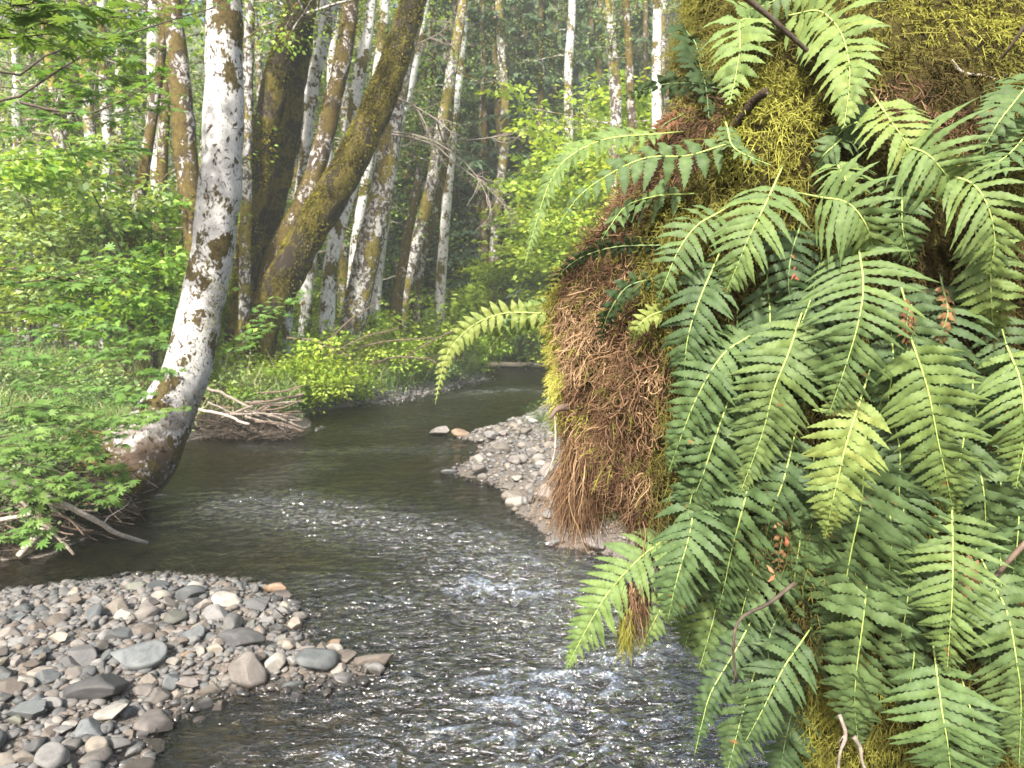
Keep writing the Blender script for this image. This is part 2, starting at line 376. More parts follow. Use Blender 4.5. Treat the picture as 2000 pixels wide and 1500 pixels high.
# ground material: soil, moss and litter on the banks, brown pebbles in the stream bed
n = N('ground'); P = n.pos(); sep = n.n('ShaderNodeSeparateXYZ'); n.l(P, sep.inputs[0])
soil = n.ramp(n.noise(7, 6, P, .7), [(.3, (.010, .008, .006)), (.5, (.028, .021, .014)), (.62, (.03, .032, .012)), (.8, (.07, .055, .035))])  # soil nearly black, painting in the shade under the left bank leaves
grn = n.ramp(n.noise(3, 6, P, .7), [(.3, (.03, .045, .012)), (.55, (.07, .11, .025)), (.8, (.14, .19, .05))])
vor = n.n('ShaderNodeTexVoronoi'); vor.inputs['Scale'].default_value = 13; n.l(P, vor.inputs['Vector'])
bw = n.n('ShaderNodeRGBToBW'); n.l(vor.outputs['Color'], bw.inputs[0])
peb = n.ramp(bw.outputs[0], [(.15, (.035, .03, .02)), (.4, (.085, .07, .045)), (.6, (.06, .058, .05)), (.85, (.16, .12, .07))])
edge = n.step(vor.outputs['Distance'], .05, .0)
silt = n.ramp(n.noise(4, 4, P), [(.35, (.06, .052, .026)), (.7, (.15, .12, .06))])
bed = n.mix(.45, peb, silt)
gv = n.ramp(n.noise(60, 4, P, .7), [(.3, (.04, .034, .028)), (.5, (.11, .095, .08)), (.75, (.22, .19, .165))])
t = n.attr()                                        # 0 bed, .5 gravel, 1 soil bank
col = n.mix(n.step(t, .1, .35), bed, gv); col = n.mix(n.step(t, .6, .8), col, n.mix(n.math('MULTIPLY', n.step(n.noise(1.5, 4, P), .42, .6), n.step(t, .9, .98)), soil, grn))
M['ground'] = n.bsdf(col, .9, n.bump(n.noise(25, 5, P), .6, .02), .2)
tone = np.where(Z < -.01, 0, np.where((db > 0) | ((dr > 0) & (dr < 2.2)), .5, np.where(dl > 0, np.where(YY > 9, ss(.15, .6, dl) * .5 + .5, .82 + .18 * ss(1.5, 3, dl)), 1.0)))
g = mk('ground', np.stack([XX, YY, Z], 1), [grid_faces(nr_, nc_)], M['ground'], tone, True); tag(g, kind='structure')

# water surface: modelled ripples, riffles where the stream runs over stones
nr_, nc_ = 760, 640
yy = 1.2 * (44 / 1.2) ** np.linspace(0, 1, nr_); kk = np.linspace(-1.15, .8, nc_)
YY = np.repeat(yy, nc_); XX = np.tile(kk, nr_) * YY
def polyd(P, pts):
    d = np.full(len(P), 1e9); pts = W2(pts)
    for a, b in zip(pts[:-1], pts[1:]):
        e = b - a; t = np.clip(((P - a) @ e) / (e @ e), 0, 1); d = np.minimum(d, np.linalg.norm(P - a - t[:, None] * e, axis=1))
    return d
P2 = np.stack([XX, YY], 1)
def band(pts, wd): return np.exp(-(polyd(P2, pts) / wd) ** 2)
rif = 1.0 * band([(470, 985), (650, 1010), (850, 1050), (1010, 1110), (1090, 1200)], .75)
rif = np.maximum(rif, 1.0 * band([(1000, 1130), (1100, 1250), (1180, 1400), (1260, 1700)], 1.0))
rif = np.maximum(rif, .75 * band([(820, 1180), (860, 1300), (850, 1420), (840, 1600)], .8))
rif = np.maximum(rif, .6 * band([(640, 1150), (720, 1220)], .55))
rif = np.maximum(rif, .55 * band([(500, 872), (620, 882), (760, 876), (860, 880)], .45))
rif = np.maximum(rif, .5 * band([(600, 905), (520, 945)], .5))
rif = np.maximum(rif, .45 * band([(700, 840), (860, 815), (900, 790)], .7))
rif = np.maximum(rif, .9 * band([(900, 772), (1000, 762), (1090, 765)], 1.6))
rif = np.maximum(rif, .7 * band([(960, 742), (1060, 742)], 1.2))
P3 = np.stack([XX * .8, YY * 1.25, XX * 0], 1)
wrp = np.stack([noise(P3 * 3, 41), noise(P3 * 3, 42), XX * 0], 1) * .10
q = P3 + wrp
def ridge(a, s): v = 1 - np.abs(noise(a, s)) * 2; return v
patch = .55 + .45 * noise(P3 * 1.6, 60)
calm = noise(q * 5, 21) * .5 + noise(q * 11, 22) * .28 + noise(q * 24, 25) * .12
rough = ridge(q * 4.2, 23) * .45 + ridge(q * 9.5, 24) * .36 + noise(q * 19, 26) * .22 + noise(q * 36, 27) * .10
fine = ss(9, 4, YY)
Zw = calm * .0085 + rif * (.45 + patch) * rough * .030
crest = rough * (.4 + patch) * rif + noise(q * 30, 28) * .25
foam_sheen = np.clip(ss(.36, .9, crest) * ss(-.1, .6, noise(P3 * 2.3, 61) + .5 * rif), 0, 1) * .9  # crest foam, widened and blue-grey to paint sky sheen on the riffles
n = N('water'); P = n.pos()
mp = n.n('ShaderNodeMapping'); mp.inputs['Scale'].default_value = (.8, 1.25, 1); n.l(P, mp.inputs[0])
h = n.math('ADD', n.noise(16, 3, mp.outputs[0], .6, .6), n.math('MULTIPLY', n.noise(46, 2, mp.outputs[0]), .35))
rf = n.attr('riffle')
hb = n.math('MULTIPLY', h, n.math('ADD', n.math('MULTIPLY', rf, 1.8), .7))
nb_ = n.bump(hb, .9, .03)
tr = n.n('ShaderNodeBsdfTransparent'); tr.inputs[0].default_value = (.68, .65, .50, 1)
gl = n.n('ShaderNodeBsdfGlossy'); gl.inputs['Roughness'].default_value = .05; n.l(nb_, gl.inputs['Normal'])
fr = n.n('ShaderNodeFresnel'); fr.inputs['IOR'].default_value = 1.75; n.l(nb_, fr.inputs['Normal'])
ms = n.n('ShaderNodeMixShader'); n.l(n.math('ADD', fr.outputs[0], n.math('MULTIPLY', rf, n.math('MULTIPLY', n.step(n.noise(20, 5, mp.outputs[0], .75, .8), .38, .62), .42)), True), ms.inputs[0]); n.l(tr.outputs[0], ms.inputs[1]); n.l(gl.outputs[0], ms.inputs[2])
fo = n.n('ShaderNodeBsdfDiffuse'); fo.inputs[0].default_value = (.36, .42, .52, 1)
ff = n.math('MULTIPLY', n.attr(), n.step(n.noise(60, 6, mp.outputs[0], .85), .46, .62)); m2 = n.n('ShaderNodeMixShader'); n.l(ff, m2.inputs[0]); n.l(ms.outputs[0], m2.inputs[1]); n.l(fo.outputs[0], m2.inputs[2])
n.l(m2.outputs[0], n.out.inputs[0]); M['water'] = n.m
me = mesh_data('water', np.stack([XX, YY, Zw], 1), [grid_faces(nr_, nc_)], M['water'], foam_sheen, True)
a = me.attributes.new('riffle', 'FLOAT', 'POINT'); a.data.foreach_set('value', np.clip(rif, 0, 1).astype(np.float32))
tag(obj('water', me), kind='structure')

# ------------------------------------------------------------------ labels that single one thing out
NAMED = set()
ORD = ['', 'second ', 'third ', 'fourth ', 'fifth ', 'sixth ', 'seventh ', 'eighth ', 'ninth ', 'tenth ', 'eleventh ', 'twelfth ', 'thirteenth ', 'fourteenth ', 'fifteenth ', 'sixteenth ', 'seventeenth ', 'eighteenth ', 'nineteenth ', 'twentieth ', 'twenty-first ', 'twenty-second ', 'twenty-third ', 'twenty-fourth ', 'twenty-fifth ', 'twenty-sixth ', 'twenty-seventh ', 'twenty-eighth ', 'twenty-ninth ', 'thirtieth ']
def where_from(p, q, verb=''):
    """how p stands to the landmark q, seen by someone facing the picture"""
    dx, dy = p[0] - q[0], p[1] - q[1]
    if abs(dx) > abs(dy) * .8: return 'right of' if dx > 0 else 'left of'
    return 'behind' if dy > 0 else 'in front of'
def label_all(items, marks):
    """items: (object, description, (x,y)); marks: (phrase, (x,y)) -> description + side of the closest landmark, counted outward from it"""
    buckets = {}
    for o_, d_, p in items:
        k = min(marks, key=lambda m: (m[1][0] - p[0]) ** 2 + (m[1][1] - p[1]) ** 2)
        key = (d_, where_from(p, k[1]), k[0]); buckets.setdefault(key, []).append(((k[1][0] - p[0]) ** 2 + (k[1][1] - p[1]) ** 2, o_))
    for (d_, side, m), v in buckets.items():
        v.sort(key=lambda e: e[0])
        for i, (_, o_) in enumerate(v): o_['label'] = f"{ORD[min(i, 29)]}{d_} {side} {m}"

# ------------------------------------------------------------------ stones
import bmesh
def ico(sub):
    b = bmesh.new(); bmesh.ops.create_icosphere(b, subdivisions=sub, radius=1)
    V = np.array([v.co[:] for v in b.verts]); Fc = np.array([[v.index for v in f.verts] for f in b.faces]); b.free(); return V, Fc
I1, I2, I4 = ico(1), ico(2), ico(4)
def stone_shape(I, seed, ang):
    r = np.random.default_rng(seed); V = I[0].copy()
    nrm_ = rdir(8 + int(ang * 3), r); h = r.uniform(.42 if ang > .5 else .66, .84, len(nrm_))
    for k in range(2):
        for nn, hh in zip(nrm_, h):
            d = V @ nn; V = V - np.maximum(d - hh, 0)[:, None] * nn * (1. if ang > .5 else .75)
    if len(V) > 100: V = V * (1 + .05 * noise(V * 1.7, seed) + .012 * noise(V * 7, seed + 3))[:, None]
    else: V = V * (1 + .12 * noise(V * 1.5, seed))[:, None]
    return V * np.array([1, r.uniform(.68, .95), r.uniform(.55, .85)])
STM = [mesh_data('stone', stone_shape(I4, 100 + k, .9 if k % 3 else .2), [I4[1]], M['stone'], None, k % 3 == 0) for k in range(16)]
SC = {'blue-grey': (.155, .18, .19), 'mid grey': (.25, .25, .245), 'dark grey': (.115, .12, .125), 'tan': (.37, .325, .265), 'brown': (.19, .155, .125), 'pale': (.52, .49, .43), 'orange': (.36, .235, .14), 'warm grey': (.31, .28, .25), 'pinkish': (.30, .265, .245), 'greenish': (.20, .215, .175)}
def place_stone(px, py, wpx, col, tmpl=None, asp=None, rng=RNG, sink=.3):
    x, y = gnd(px, py, .06)[:2]; z0 = max(tz(x, y), -.12); x, y, _ = gnd(px, py, z0 + .03)
    wd = wpx / F * math.hypot(y, HC) * .5
    o = obj('stone', STM[(rng.integers(len(STM)) if rng.random() < .4 else rng.integers(5) * 3 + rng.integers(1, 3)) if tmpl is None else tmpl])
    o.scale = (wd * 1.12, wd * rng.uniform(.9, 1.15), wd * (asp if asp else rng.uniform(.85, 1.15)))
    o.rotation_euler = (rng.normal() * .15, rng.normal() * .15, rng.uniform(0, 6.28) if asp is None else rng.uniform(-.4, .4))
    zz = o.scale[2] * STM[0].vertices[0].co.z if False else o.scale[2] * .6
    o.location = (x, y, z0 + zz * (1 - sink * 1.6)); c = (np.array(SC[col]) * .75 + np.array([.215, .20, .18]) * .25) * rng.uniform(.42, .86); o.color = (*c, 1)
    o['category'] = 'stone'; return o, (x, y)
n_ = M['stone'].node_tree
for nd in n_.nodes:                                  # single stones take their own colour
    if nd.type == 'OBJECT_INFO':
        lk = [l for l in n_.links if l.from_node == nd][0]; ramp_ = lk.to_node; outs = [l.to_socket for l in n_.links if l.from_node == ramp_]
        for sck in outs: n_.links.new(nd.outputs['Color'], sck)
        break
BIGS = [(480, 1318, 100, 'warm grey', 'large angular tan and grey boulder', 1.35), (610, 1288, 96, 'blue-grey', 'broad blue-grey boulder with pale veins', .95), (735, 1292, 84, 'brown', 'brown wedge stone at the stream tip of the bar', .8),
        (262, 1282, 118, 'blue-grey', 'wide slate grey stone', .75), (185, 1342, 165, 'dark grey', 'long flat dark slab', .5), (62, 1388, 92, 'blue-grey', 'smooth blue-grey boulder', .75), (28, 1338, 68, 'brown', 'rounded brown stone', 1.0),
        (300, 1402, 104, 'pinkish', 'flat pinkish slab beside the pool', .55), (212, 1388, 70, 'pale', 'white block', .8), (468, 1255, 100, 'dark grey', 'long dark block with a flat top', .7), (228, 1190, 60, 'tan', 'leaning tan wedge', 1.3),
        (80, 1308, 56, 'tan', 'square tan stone', .9), (575, 1345, 60, 'blue-grey', 'wet slate blue stone', 1.1), (158, 1278, 66, 'dark grey', 'blocky dark green-grey stone', 1.0), (540, 1147, 58, 'orange', 'orange-brown stone at the far tip of the bar', .7),
        (655, 1254, 38, 'orange', 'rounded orange stone', .9), (492, 1176, 96, 'mid grey', 'long thin grey slab', .35), (382, 1172, 50, 'dark grey', 'dark squarish stone near the far edge', .9), (668, 1280, 58, 'brown', 'brown block', .9),
        (495, 1432, 52, 'dark grey', 'wet dark stone alone in the shallows', .8), (550, 1442, 40, 'mid grey', 'rounded grey stone in the shallows', 1.), (470, 1385, 80, 'dark grey', 'low wet slab', .45), (622, 1392, 52, 'brown', 'wet brown stone', .8),
        (385, 1378, 58, 'mid grey', 'grey wedge beside the pool', .9), (38, 1478, 66, 'tan', 'pale tan block at the very front', .9), (118, 1245, 46, 'tan', 'small tan block', 1.), (285, 1230, 62, 'brown', 'brown stone with a flat face', .8), (560, 1255, 56, 'tan', 'tilted tan stone', 1.0),
        (120, 1416, 40, 'mid grey', 'low grey stone', .8), (225, 1450, 58, 'mid grey', 'oval grey stone', .7), (105, 1475, 62, 'brown', 'oval brown stone', .7), (20, 1430, 52, 'mid grey', 'light grey egg-shaped stone', .9), (300, 1460, 40, 'dark grey', 'dark stone beside the front shallows', .9),
        (375, 1235, 50, 'blue-grey', 'slate cube', 1.), (420, 1262, 40, 'tan', 'little tan egg stone', 1.), (365, 1330, 64, 'pinkish', 'pinkish stone by the pool', .6), (150, 1308, 48, 'warm grey', 'warm grey lump', .9)]
stones, marks = [], []
occ = []
for px, py, wp, c, d, asp in BIGS:
    wp *= .88
    o, p = place_stone(px, py, wp, c, (len(stones) * 3) % 15 + 1 + len(stones) % 2, asp * 1.05); o['label'] = d + ' on the near gravel bar' if 'bar' not in d and 'shallows' not in d else d; o['group'] = 'stones of the near gravel bar'
    marks.append(('the ' + d.replace(' at the stream tip of the bar', '').replace(' at the far tip of the bar', '').replace(' with pale veins', '').replace(' with a flat top', '').replace(' at the very front', ''), p)); occ.append((*p, wp / F * p[1] * .5)); stones.append(o)
def scatter(nw, poly, prob, lo, hi, rng, packing=.8, tries=40000):
    """poly: px polygon; returns list of (px,py,wpx)"""
    res = []; pp = np.array(poly, float); x0, y0 = pp.min(0); x1, y1 = pp.max(0); k = 0
    P = np.stack([rng.uniform(x0, x1, tries), rng.uniform(y0, y1, tries)], 1); P = P[sdf(P, pp) > 0]
    for px, py in P:
        x, y = gnd(px, py, .05)[:2]; real = lo * (hi / lo) ** (rng.beta(1.2, 1.8)); r = real / 2
        if all((x - a) ** 2 + (y - b) ** 2 > ((r + c) * packing) ** 2 for a, b, c in occ):
            occ.append((x, y, r)); res.append((px, py, real * F / math.hypot(y, HC))); 
            if len(res) >= nw: break
    return res
CN = list(SC); CW = np.array([.14, .22, .1, .13, .11, .05, .006, .20, .02, .04]); CW = CW / CW.sum()
BARPX = [(-60, 1165), (200, 1135), (420, 1130), (530, 1150), (590, 1200), (600, 1240), (690, 1280), (740, 1305), (680, 1350), (560, 1370), (430, 1385), (350, 1410), (310, 1450), (290, 1520), (-60, 1520)]
items = []
for px, py, wp in scatter(185, BARPX, None, .07, .19, RNG, .70):
    c = RNG.choice(CN, p=CW); o, p = place_stone(px, py, wp * 1.05, c); o['group'] = 'stones of the near gravel bar'
    sz = 'small' if wp < 34 else 'middling' if wp < 52 else 'big'
    items.append((o, f'{sz} {c} stone', p)); stones.append(o)
SHAL = [(470, 1360), (640, 1370), (700, 1340), (740, 1390), (620, 1460), (560, 1490), (450, 1470), (430, 1410)]
for px, py, wp in scatter(22, SHAL, None, .06, .14, RNG, .9):
    c = RNG.choice(['dark grey', 'mid grey', 'blue-grey', 'brown']); o, p = place_stone(px, py, wp, c, sink=.15); o['group'] = 'stones of the near gravel bar'; items.append((o, f'wet {c} stone', p)); stones.append(o)
label_all(items, marks)
# right gravel bar: cobbles
marks2 = []
for px, py, wp, c, d in [(900, 850, 34, 'orange', 'orange cobble at the tip of the far bar'), (1140, 1076, 64, 'brown', 'dark red-brown stone at the near end of the far bar'), (880, 926, 36, 'blue-grey', 'round dark stone sitting in the stream off the far bar'), (440, 859, 26, 'pale', 'pale stone alone in dark water below the driftwood pile'),
                    (725, 1172, 54, 'dark grey', 'black wet stone breaking the riffle'), (550, 1160, 36, 'brown', 'brown stone just off the far tip of the near bar'), (862, 849, 46, 'warm grey', 'flat grey cobble at the tip of the far bar'), (1085, 1064, 44, 'mid grey', 'flat grey stone half in water at the near end of the far bar'), (1185, 1086, 40, 'pale', 'pale round stone under the hanging brown moss'),
                    (1165, 1060, 52, 'warm grey', 'warm grey stone below the hanging brown moss'), (960, 884, 40, 'pinkish', 'pinkish cobble on the far bar shore'), (575, 1186, 30, 'dark grey', 'dark stone in the riffle beside the near bar'), (590, 1200, 34, 'warm grey', 'narrow grey stone in the riffle beside the near bar')]:
    o, p = place_stone(px, py, wp, c, None, .8, sink=.12); o['label'] = d; o['group'] = 'stones by and in the stream'; marks2.append(('the ' + d.split(' at ')[0].split(' sitting')[0].split(' alone')[0], p)); stones.append(o)
items = []
RB = [(905, 852), (985, 832), (1050, 806), (1100, 790), (1110, 1050), (1060, 1035), (1005, 995), (985, 962), (940, 938), (905, 920), (940, 885), (955, 866)]
CW2 = [('pale', .3), ('pinkish', .22), ('tan', .18), ('warm grey', .2), ('mid grey', .1)]
for px, py, wp in scatter(60, RB, None, .10, .26, RNG, .72):
    if RNG.random() < ss(960, 1020, py): continue
    c = RNG.choice([a for a, _ in CW2], p=[b for _, b in CW2]); o, p = place_stone(px, py, wp * 1.1, c, RNG.integers(0, 5) * 3); o['group'] = 'stones by and in the stream'; items.append((o, f'{c} cobble', p)); stones.append(o)
label_all(items, [m for m in marks2 if 'cobble' in m[0] or 'brown moss' in m[0] or 'red-brown' in m[0] or 'round dark' in m[0]])
# finer stones nobody could count
def gravel(name, P, size, tone, I=I1, label=None):
    nst = len(P); shapes = [stone_shape(I, 300 + k, .9 * (k % 4 > 0)) for k in range(24)]; k = len(I[0])
    V = np.array(shapes)[RNG.integers(0, 24, nst)]; a = RNG.uniform(0, 6.28, nst); c, s_ = np.cos(a), np.sin(a)
    V = np.stack([V[..., 0] * c[:, None] - V[..., 1] * s_[:, None], V[..., 0] * s_[:, None] + V[..., 1] * c[:, None], V[..., 2]], -1) * np.array([1, 1, .8]) * size[:, None, None] + P[:, None]
    fs = (I[1][None] + (np.arange(nst) * k)[:, None, None]).reshape(-1, 3)
    return tag(mk(name, V.reshape(-1, 3), [fs], M['gravel'], np.repeat(tone, k), False), label, 'gravel', kind='stuff')
m = 60000; Pq = np.stack([RNG.uniform(-5.2, .3, m), RNG.uniform(2.4, 6.0, m)], 1); d_ = sdf(Pq, BAR); Pq = Pq[(d_ > -.05) | ((d_ > -.35) & (RNG.random(m) < .12))][:8000]
z = terrain(Pq[:, 0], Pq[:, 1])[0]; sz = .013 * (3.3 ** RNG.beta(1.3, 1.5, len(Pq))) * 1.15
gravel('gravel', np.column_stack([Pq, z + sz * .25]), sz, RNG.random(len(Pq)), I2, 'small grey and tan stones filling the near gravel bar')
m = 90000; Pq = np.stack([RNG.uniform(-1.5, 3.5, m), RNG.uniform(4.5, 17, m)], 1); d_ = sdf(Pq, RIGHT); Pq = Pq[(d_ > -.1) & (d_ < 2.6)][:6500]
z = terrain(Pq[:, 0], Pq[:, 1])[0]; sz = .014 * (4.5 ** RNG.beta(1.2, 1.5, len(Pq))) * (.7 + .5 * ss(6, 9, Pq[:, 1])); tn = RNG.choice([.3, .54, .86, 1.0, .76, .66], len(Pq))
gravel('gravel', np.column_stack([Pq, z + sz * .3]), sz, tn, I1, 'pale pinkish gravel covering the far gravel bar')
m = 90000; Pq = np.stack([RNG.uniform(-3.2, .5, m), RNG.uniform(9, 27, m)], 1); d_ = sdf(Pq, LEFT); Pq = Pq[(d_ > -.25) & (d_ < .55)][:4200]
z = np.maximum(terrain(Pq[:, 0], Pq[:, 1])[0], -.04); sz = .03 * (3.8 ** RNG.beta(1.2, 1.5, len(Pq)))
gravel('gravel', np.column_stack([Pq, z + sz * .3]), sz, RNG.random(len(Pq)) * .75, I1, 'grey stones along the foot of the grassy far bank')

# ------------------------------------------------------------------ trees with paths of their own
def px_path(pts, Y, n, dY=0.0, top=None):
    """pts: (px, py, width px[, depth]) -> centre line and radii"""
    P = np.array([at(p[0], p[1], p[3] if len(p) > 3 else Y) for p in pts]); Rr = np.array([p[2] / F * (p[3] if len(p) > 3 else Y) * .5 for p in pts])
    C = catmull(P, n); cum = np.r_[0, np.cumsum(np.linalg.norm(np.diff(P, axis=0), axis=1))]; return C, np.interp(np.linspace(0, cum[-1], n), cum, Rr)
def moss_fuzz(C, Rr, cnt, ln, rng, side=None, patch=0.0, drop=.5):
    """short moss blades standing on a trunk; side = unit vector where moss is thick"""
    i = rng.uniform(0, len(C) - 1.001, cnt); k = i.astype(int); f = (i - k)[:, None]
    c = C[k] * (1 - f) + C[k + 1] * f; r = Rr[k][:, None] * (1 - f) + Rr[k + 1][:, None] * f
    T = nrm(C[k + 1] - C[k]); D = rdir(cnt, rng); D = nrm(D - (D * T).sum(1)[:, None] * T)
    keep = np.ones(cnt, bool)
    if side is not None: keep &= (D @ side) > rng.uniform(-.9, .3, cnt)
    P0 = c + D * r * .93
    if patch: keep &= noise(P0 * 2.1, 77) > patch
    P0, D = P0[keep], D[keep]; m = len(P0); L = ln * rng.uniform(.5, 1.4, m)[:, None]
    d1 = nrm(D + rdir(m, rng) * .7); P1 = P0 + d1 * L * .5; P2_ = P1 + nrm(d1 + np.array([0, 0, -drop * 1.6])) * L * .5
    Ps = np.stack([P0, P1, P2_], 1); Ws = np.array([.5, .45, .08])[None] * ln * .36 * rng.uniform(.6, 1.3, (m, 1))
    V, f = ribbons(Ps, Ws, rdir(m, rng)); t = np.clip(.42 + .4 * noise(P0 * 3, 5) + .3 * noise(P0 * 9, 6) + rng.normal(0, .15, m), 0, 1)
    return V, f, np.repeat(t, 6)
def leaf_tufts(centres, rng, per, rad, L, flat=.5, droop=.2):
    """leaf sprays about each centre: roughly horizontal layers"""
    m = len(centres) * per; c = np.repeat(centres, per, 0); off = rng.normal(size=(m, 3)) * np.array([1, 1, flat]) * rad * .6
    D = nrm(off * np.array([1, 1, .4]) + rng.normal(size=(m, 3)) * .25 * rad + np.array([0, 0, -droop * rad])); Nn = nrm(np.array([0, 0, 1.]) + rng.normal(size=(m, 3)) * .45)
    l = L * rng.uniform(.6, 1.25, m); V, f = leaves(c + off, D, Nn, l, l * .33)
    base = np.repeat(rng.normal(.5, .24, len(centres)), per)
    return V, f, np.repeat(np.clip(base + rng.normal(0, .16, m), 0, 1), 4)

def tree(label, pts, Y, bark, rough=.10, seg=50, ns=20, moss=0, moss_side=None, patch=0, seed=1, mlen=.05, branches=0, blen=1.6, leafmat='leaf_bright', leaf_per=18, name='alder_tree', cat='tree', group='trees of the streamside wood', dead=0, brange=(.3, 1), roots=0, lsize=.07):
    rng = np.random.default_rng(seed); p0 = at(pts[0][0], pts[0][1], Y); g0 = tz(p0[0], p0[1])
    if p0[2] > g0 - .1 and name != 'burl' and seed != 3:                # carry the foot down to the ground
        qx, qy, _ = proj(np.array([p0[0], p0[1], g0 - .25])); pts = [(pts[0][0] - (pts[1][0] - pts[0][0]) * .25, float(qy), pts[0][2] * 1.15)] + list(pts)
    C, Rr = px_path(pts, Y, seg)
    t = empty(name, C[0]); tag(t, label, cat, group)
    V, fs = tube(C, Rr, ns, rough, 3.2, seed); Vs = [(V, fs, 0)]
    if roots:
        for k in range(roots):
            a = k / roots * 6.28 + rng.uniform(0, .6); b0 = C[0] + np.array([0, 0, .25]); d = np.array([math.cos(a), math.sin(a), 0])
            Pr = catmull(np.array([b0, C[0] + d * Rr[0] * 1.1 + [0, 0, .02], C[0] + d * Rr[0] * 1.9 - [0, 0, .2]]), 8); Vr, fr_ = tube(Pr, np.linspace(Rr[0] * .5, Rr[0] * .15, 8), 8, .15, 4, k); Vs.append((Vr, fr_, 0))
    Vj, Fj, _ = join(Vs); mk('trunk', Vj, Fj, M[bark], None, True, t)
    if moss:
        V, f, tn = moss_fuzz(C, Rr, moss, mlen, rng, moss_side, patch); mk('moss', V, [f], M['tree_moss'], tn, False, t)
    if branches:
        cen = []
        for k in range(branches):
            tw = []
            i = int(len(C) * rng.uniform(*brange)) - 1; a = rng.uniform(0, 6.28); d = np.array([math.cos(a), math.sin(a), rng.uniform(-.1, .5)])
            b = grow(C[i] + nrm(d) * Rr[i] * .7, d, blen * rng.uniform(.6, 1.2), max(.012, Rr[i] * .16), rng, 1, 4, None, .16, .02)
            tw += b; cen += [q[0][j] for q in b for j in ((4, 6) if q[2] == 0 else (5, 6))]
            V, f = twig_mesh(tw); mk('branch', V, [f], M['bark_pale'], None, True, t)
        if leaf_per: V, f, tn = leaf_tufts(np.array(cen), rng, leaf_per, .42, lsize, .35); mk('crown', V, [f], M[leafmat], tn, False, t)
    return t, C, Rr
SUNV = np.array(sd[:])
UPL = nrm(np.array([-.6, -.2, .8]))
# the white alder leaning out from the left bank, with its root burl
burl = [(120, 1000, 80, 6.9), (180, 965, 135, 6.95), (232, 925, 165, 7.05), (275, 880, 150, 7.15), (312, 828, 116, 7.25), (345, 770, 96, 7.35), (367, 715, 86, 7.4), (385, 640, 80, 7.45), (403, 560, 78, 7.5), (418, 470, 76, 7.5), (428, 380, 76, 7.5), (435, 280, 74, 7.5), (437, 150, 69, 7.5), (438, 0, 64, 7.5), (440, -200, 56, 7.6), (436, -500, 46, 7.7), (430, -900, 34, 7.9)]
t, C, Rr = tree('white-barked alder with brown moss patches curving up from its root burl on the left bank', burl, 7.4, 'bark_alder', .13, 110, 30, seed=3, branches=12, blen=3.0, brange=(.70, .98), leaf_per=22)
V, f, tn = moss_fuzz(C[:70], Rr[:70], 26000, .022, RNG, nrm(np.array([.6, .1, -.35])), .22, .6); mk('moss', V, [f], M['tree_moss'], tn, False, t)
rts = [[(215, 905, 60, 7.0), (190, 870, 55, 7.0), (150, 860, 40, 7.1), (90, 880, 20, 7.2)], [(262, 925, 70, 6.95), (215, 930, 60, 6.75), (165, 925, 48, 6.7), (120, 950, 34, 6.65), (90, 990, 18, 6.6)],
       [(250, 905, 80, 6.9), (205, 990, 60, 6.8), (180, 1040, 40, 6.8)], [(300, 900, 70, 7.1), (262, 960, 80, 7.05), (235, 1010, 60, 7.0), (215, 1050, 40, 7.0)], [(170, 905, 30, 6.7), (145, 935, 26, 6.6), (130, 975, 20, 6.6), (125, 1020, 12, 6.6)], [(200, 880, 26, 6.75), (185, 905, 24, 6.65), (188, 945, 22, 6.6), (170, 985, 14, 6.6)]]
for k, r_ in enumerate(rts):
    Cr, Rq = px_path(r_, 7, 26); V, fs = tube(Cr, Rq, 12, .22, 5, 40 + k); mk('root', V, fs, M['bark_root'], None, True, t)
# the other named stems
tree('slim alder stem wrapped in brown moss, just left behind the white alder', [(392, 640, 40), (382, 480, 38), (374, 400, 38), (362, 300, 44), (355, 200, 40), (345, 100, 36), (335, 0, 32), (325, -200, 26)], 12.6, 'bark_brown', .14, 50, 16, 9000, None, .05, 5, .03)
t3, C, Rr = tree('thick dark maple trunk furred with olive moss right of the white alder', [(462, 700, 54), (474, 600, 48), (484, 500, 45), (500, 380, 45), (520, 250, 46), (545, 140, 45), (568, 60, 42), (595, -60, 36), (640, -300, 29)], 14.5, 'bark_mossy', .2, 60, 22, 26000, UPL, -.1, 7, .06, 6, 3.0, 'leaf_mid', 26, 'maple_tree', roots=5, brange=(.65, 1))
tree('upright mossy maple trunk close against the thick dark trunk', [(505, 640, 46), (520, 480, 42), (545, 360, 42), (566, 240, 42), (580, 120, 44), (592, 20, 44), (600, -200, 36)], 15.2, 'bark_mossy', .2, 50, 18, 9000, UPL, 0, 8, .05, name='maple_tree')
t4, C4, R4 = tree('long mossy maple trunk leaning far to the right over the stream bank', [(500, 660, 79), (540, 575, 69), (590, 480, 65), (640, 395, 65), (690, 310, 62), (735, 215, 57), (770, 125, 52), (800, 30, 45), (835, -80, 40), (900, -300, 33)], 14.3, 'bark_mossy', .15, 80, 26, 70000, UPL, -.5, 9, .055, 4, 2.2, 'leaf_mid', 16, 'maple_tree', brange=(.85, 1))
tree('brown mottled stem leaning beside the long mossy leaning trunk', [(485, 640, 40), (510, 560, 39), (550, 475, 37), (600, 380, 37), (628, 290, 35), (650, 200, 33), (670, 110, 32), (686, 0, 28), (700, -200, 25)], 14.8, 'bark_brown', .15, 60, 18, 12000, UPL, -.1, 10, .035)
tree('thin white stem with golden moss leaning between the dark trunk and the leaning trunk', [(500, 520, 24), (540, 380, 28), (570, 290, 30), (595, 200, 27), (625, 110, 25), (650, 0, 24), (670, -200, 20)], 16, 'bark_white', .12, 40, 14, 4000, UPL, .15, 11, .05)
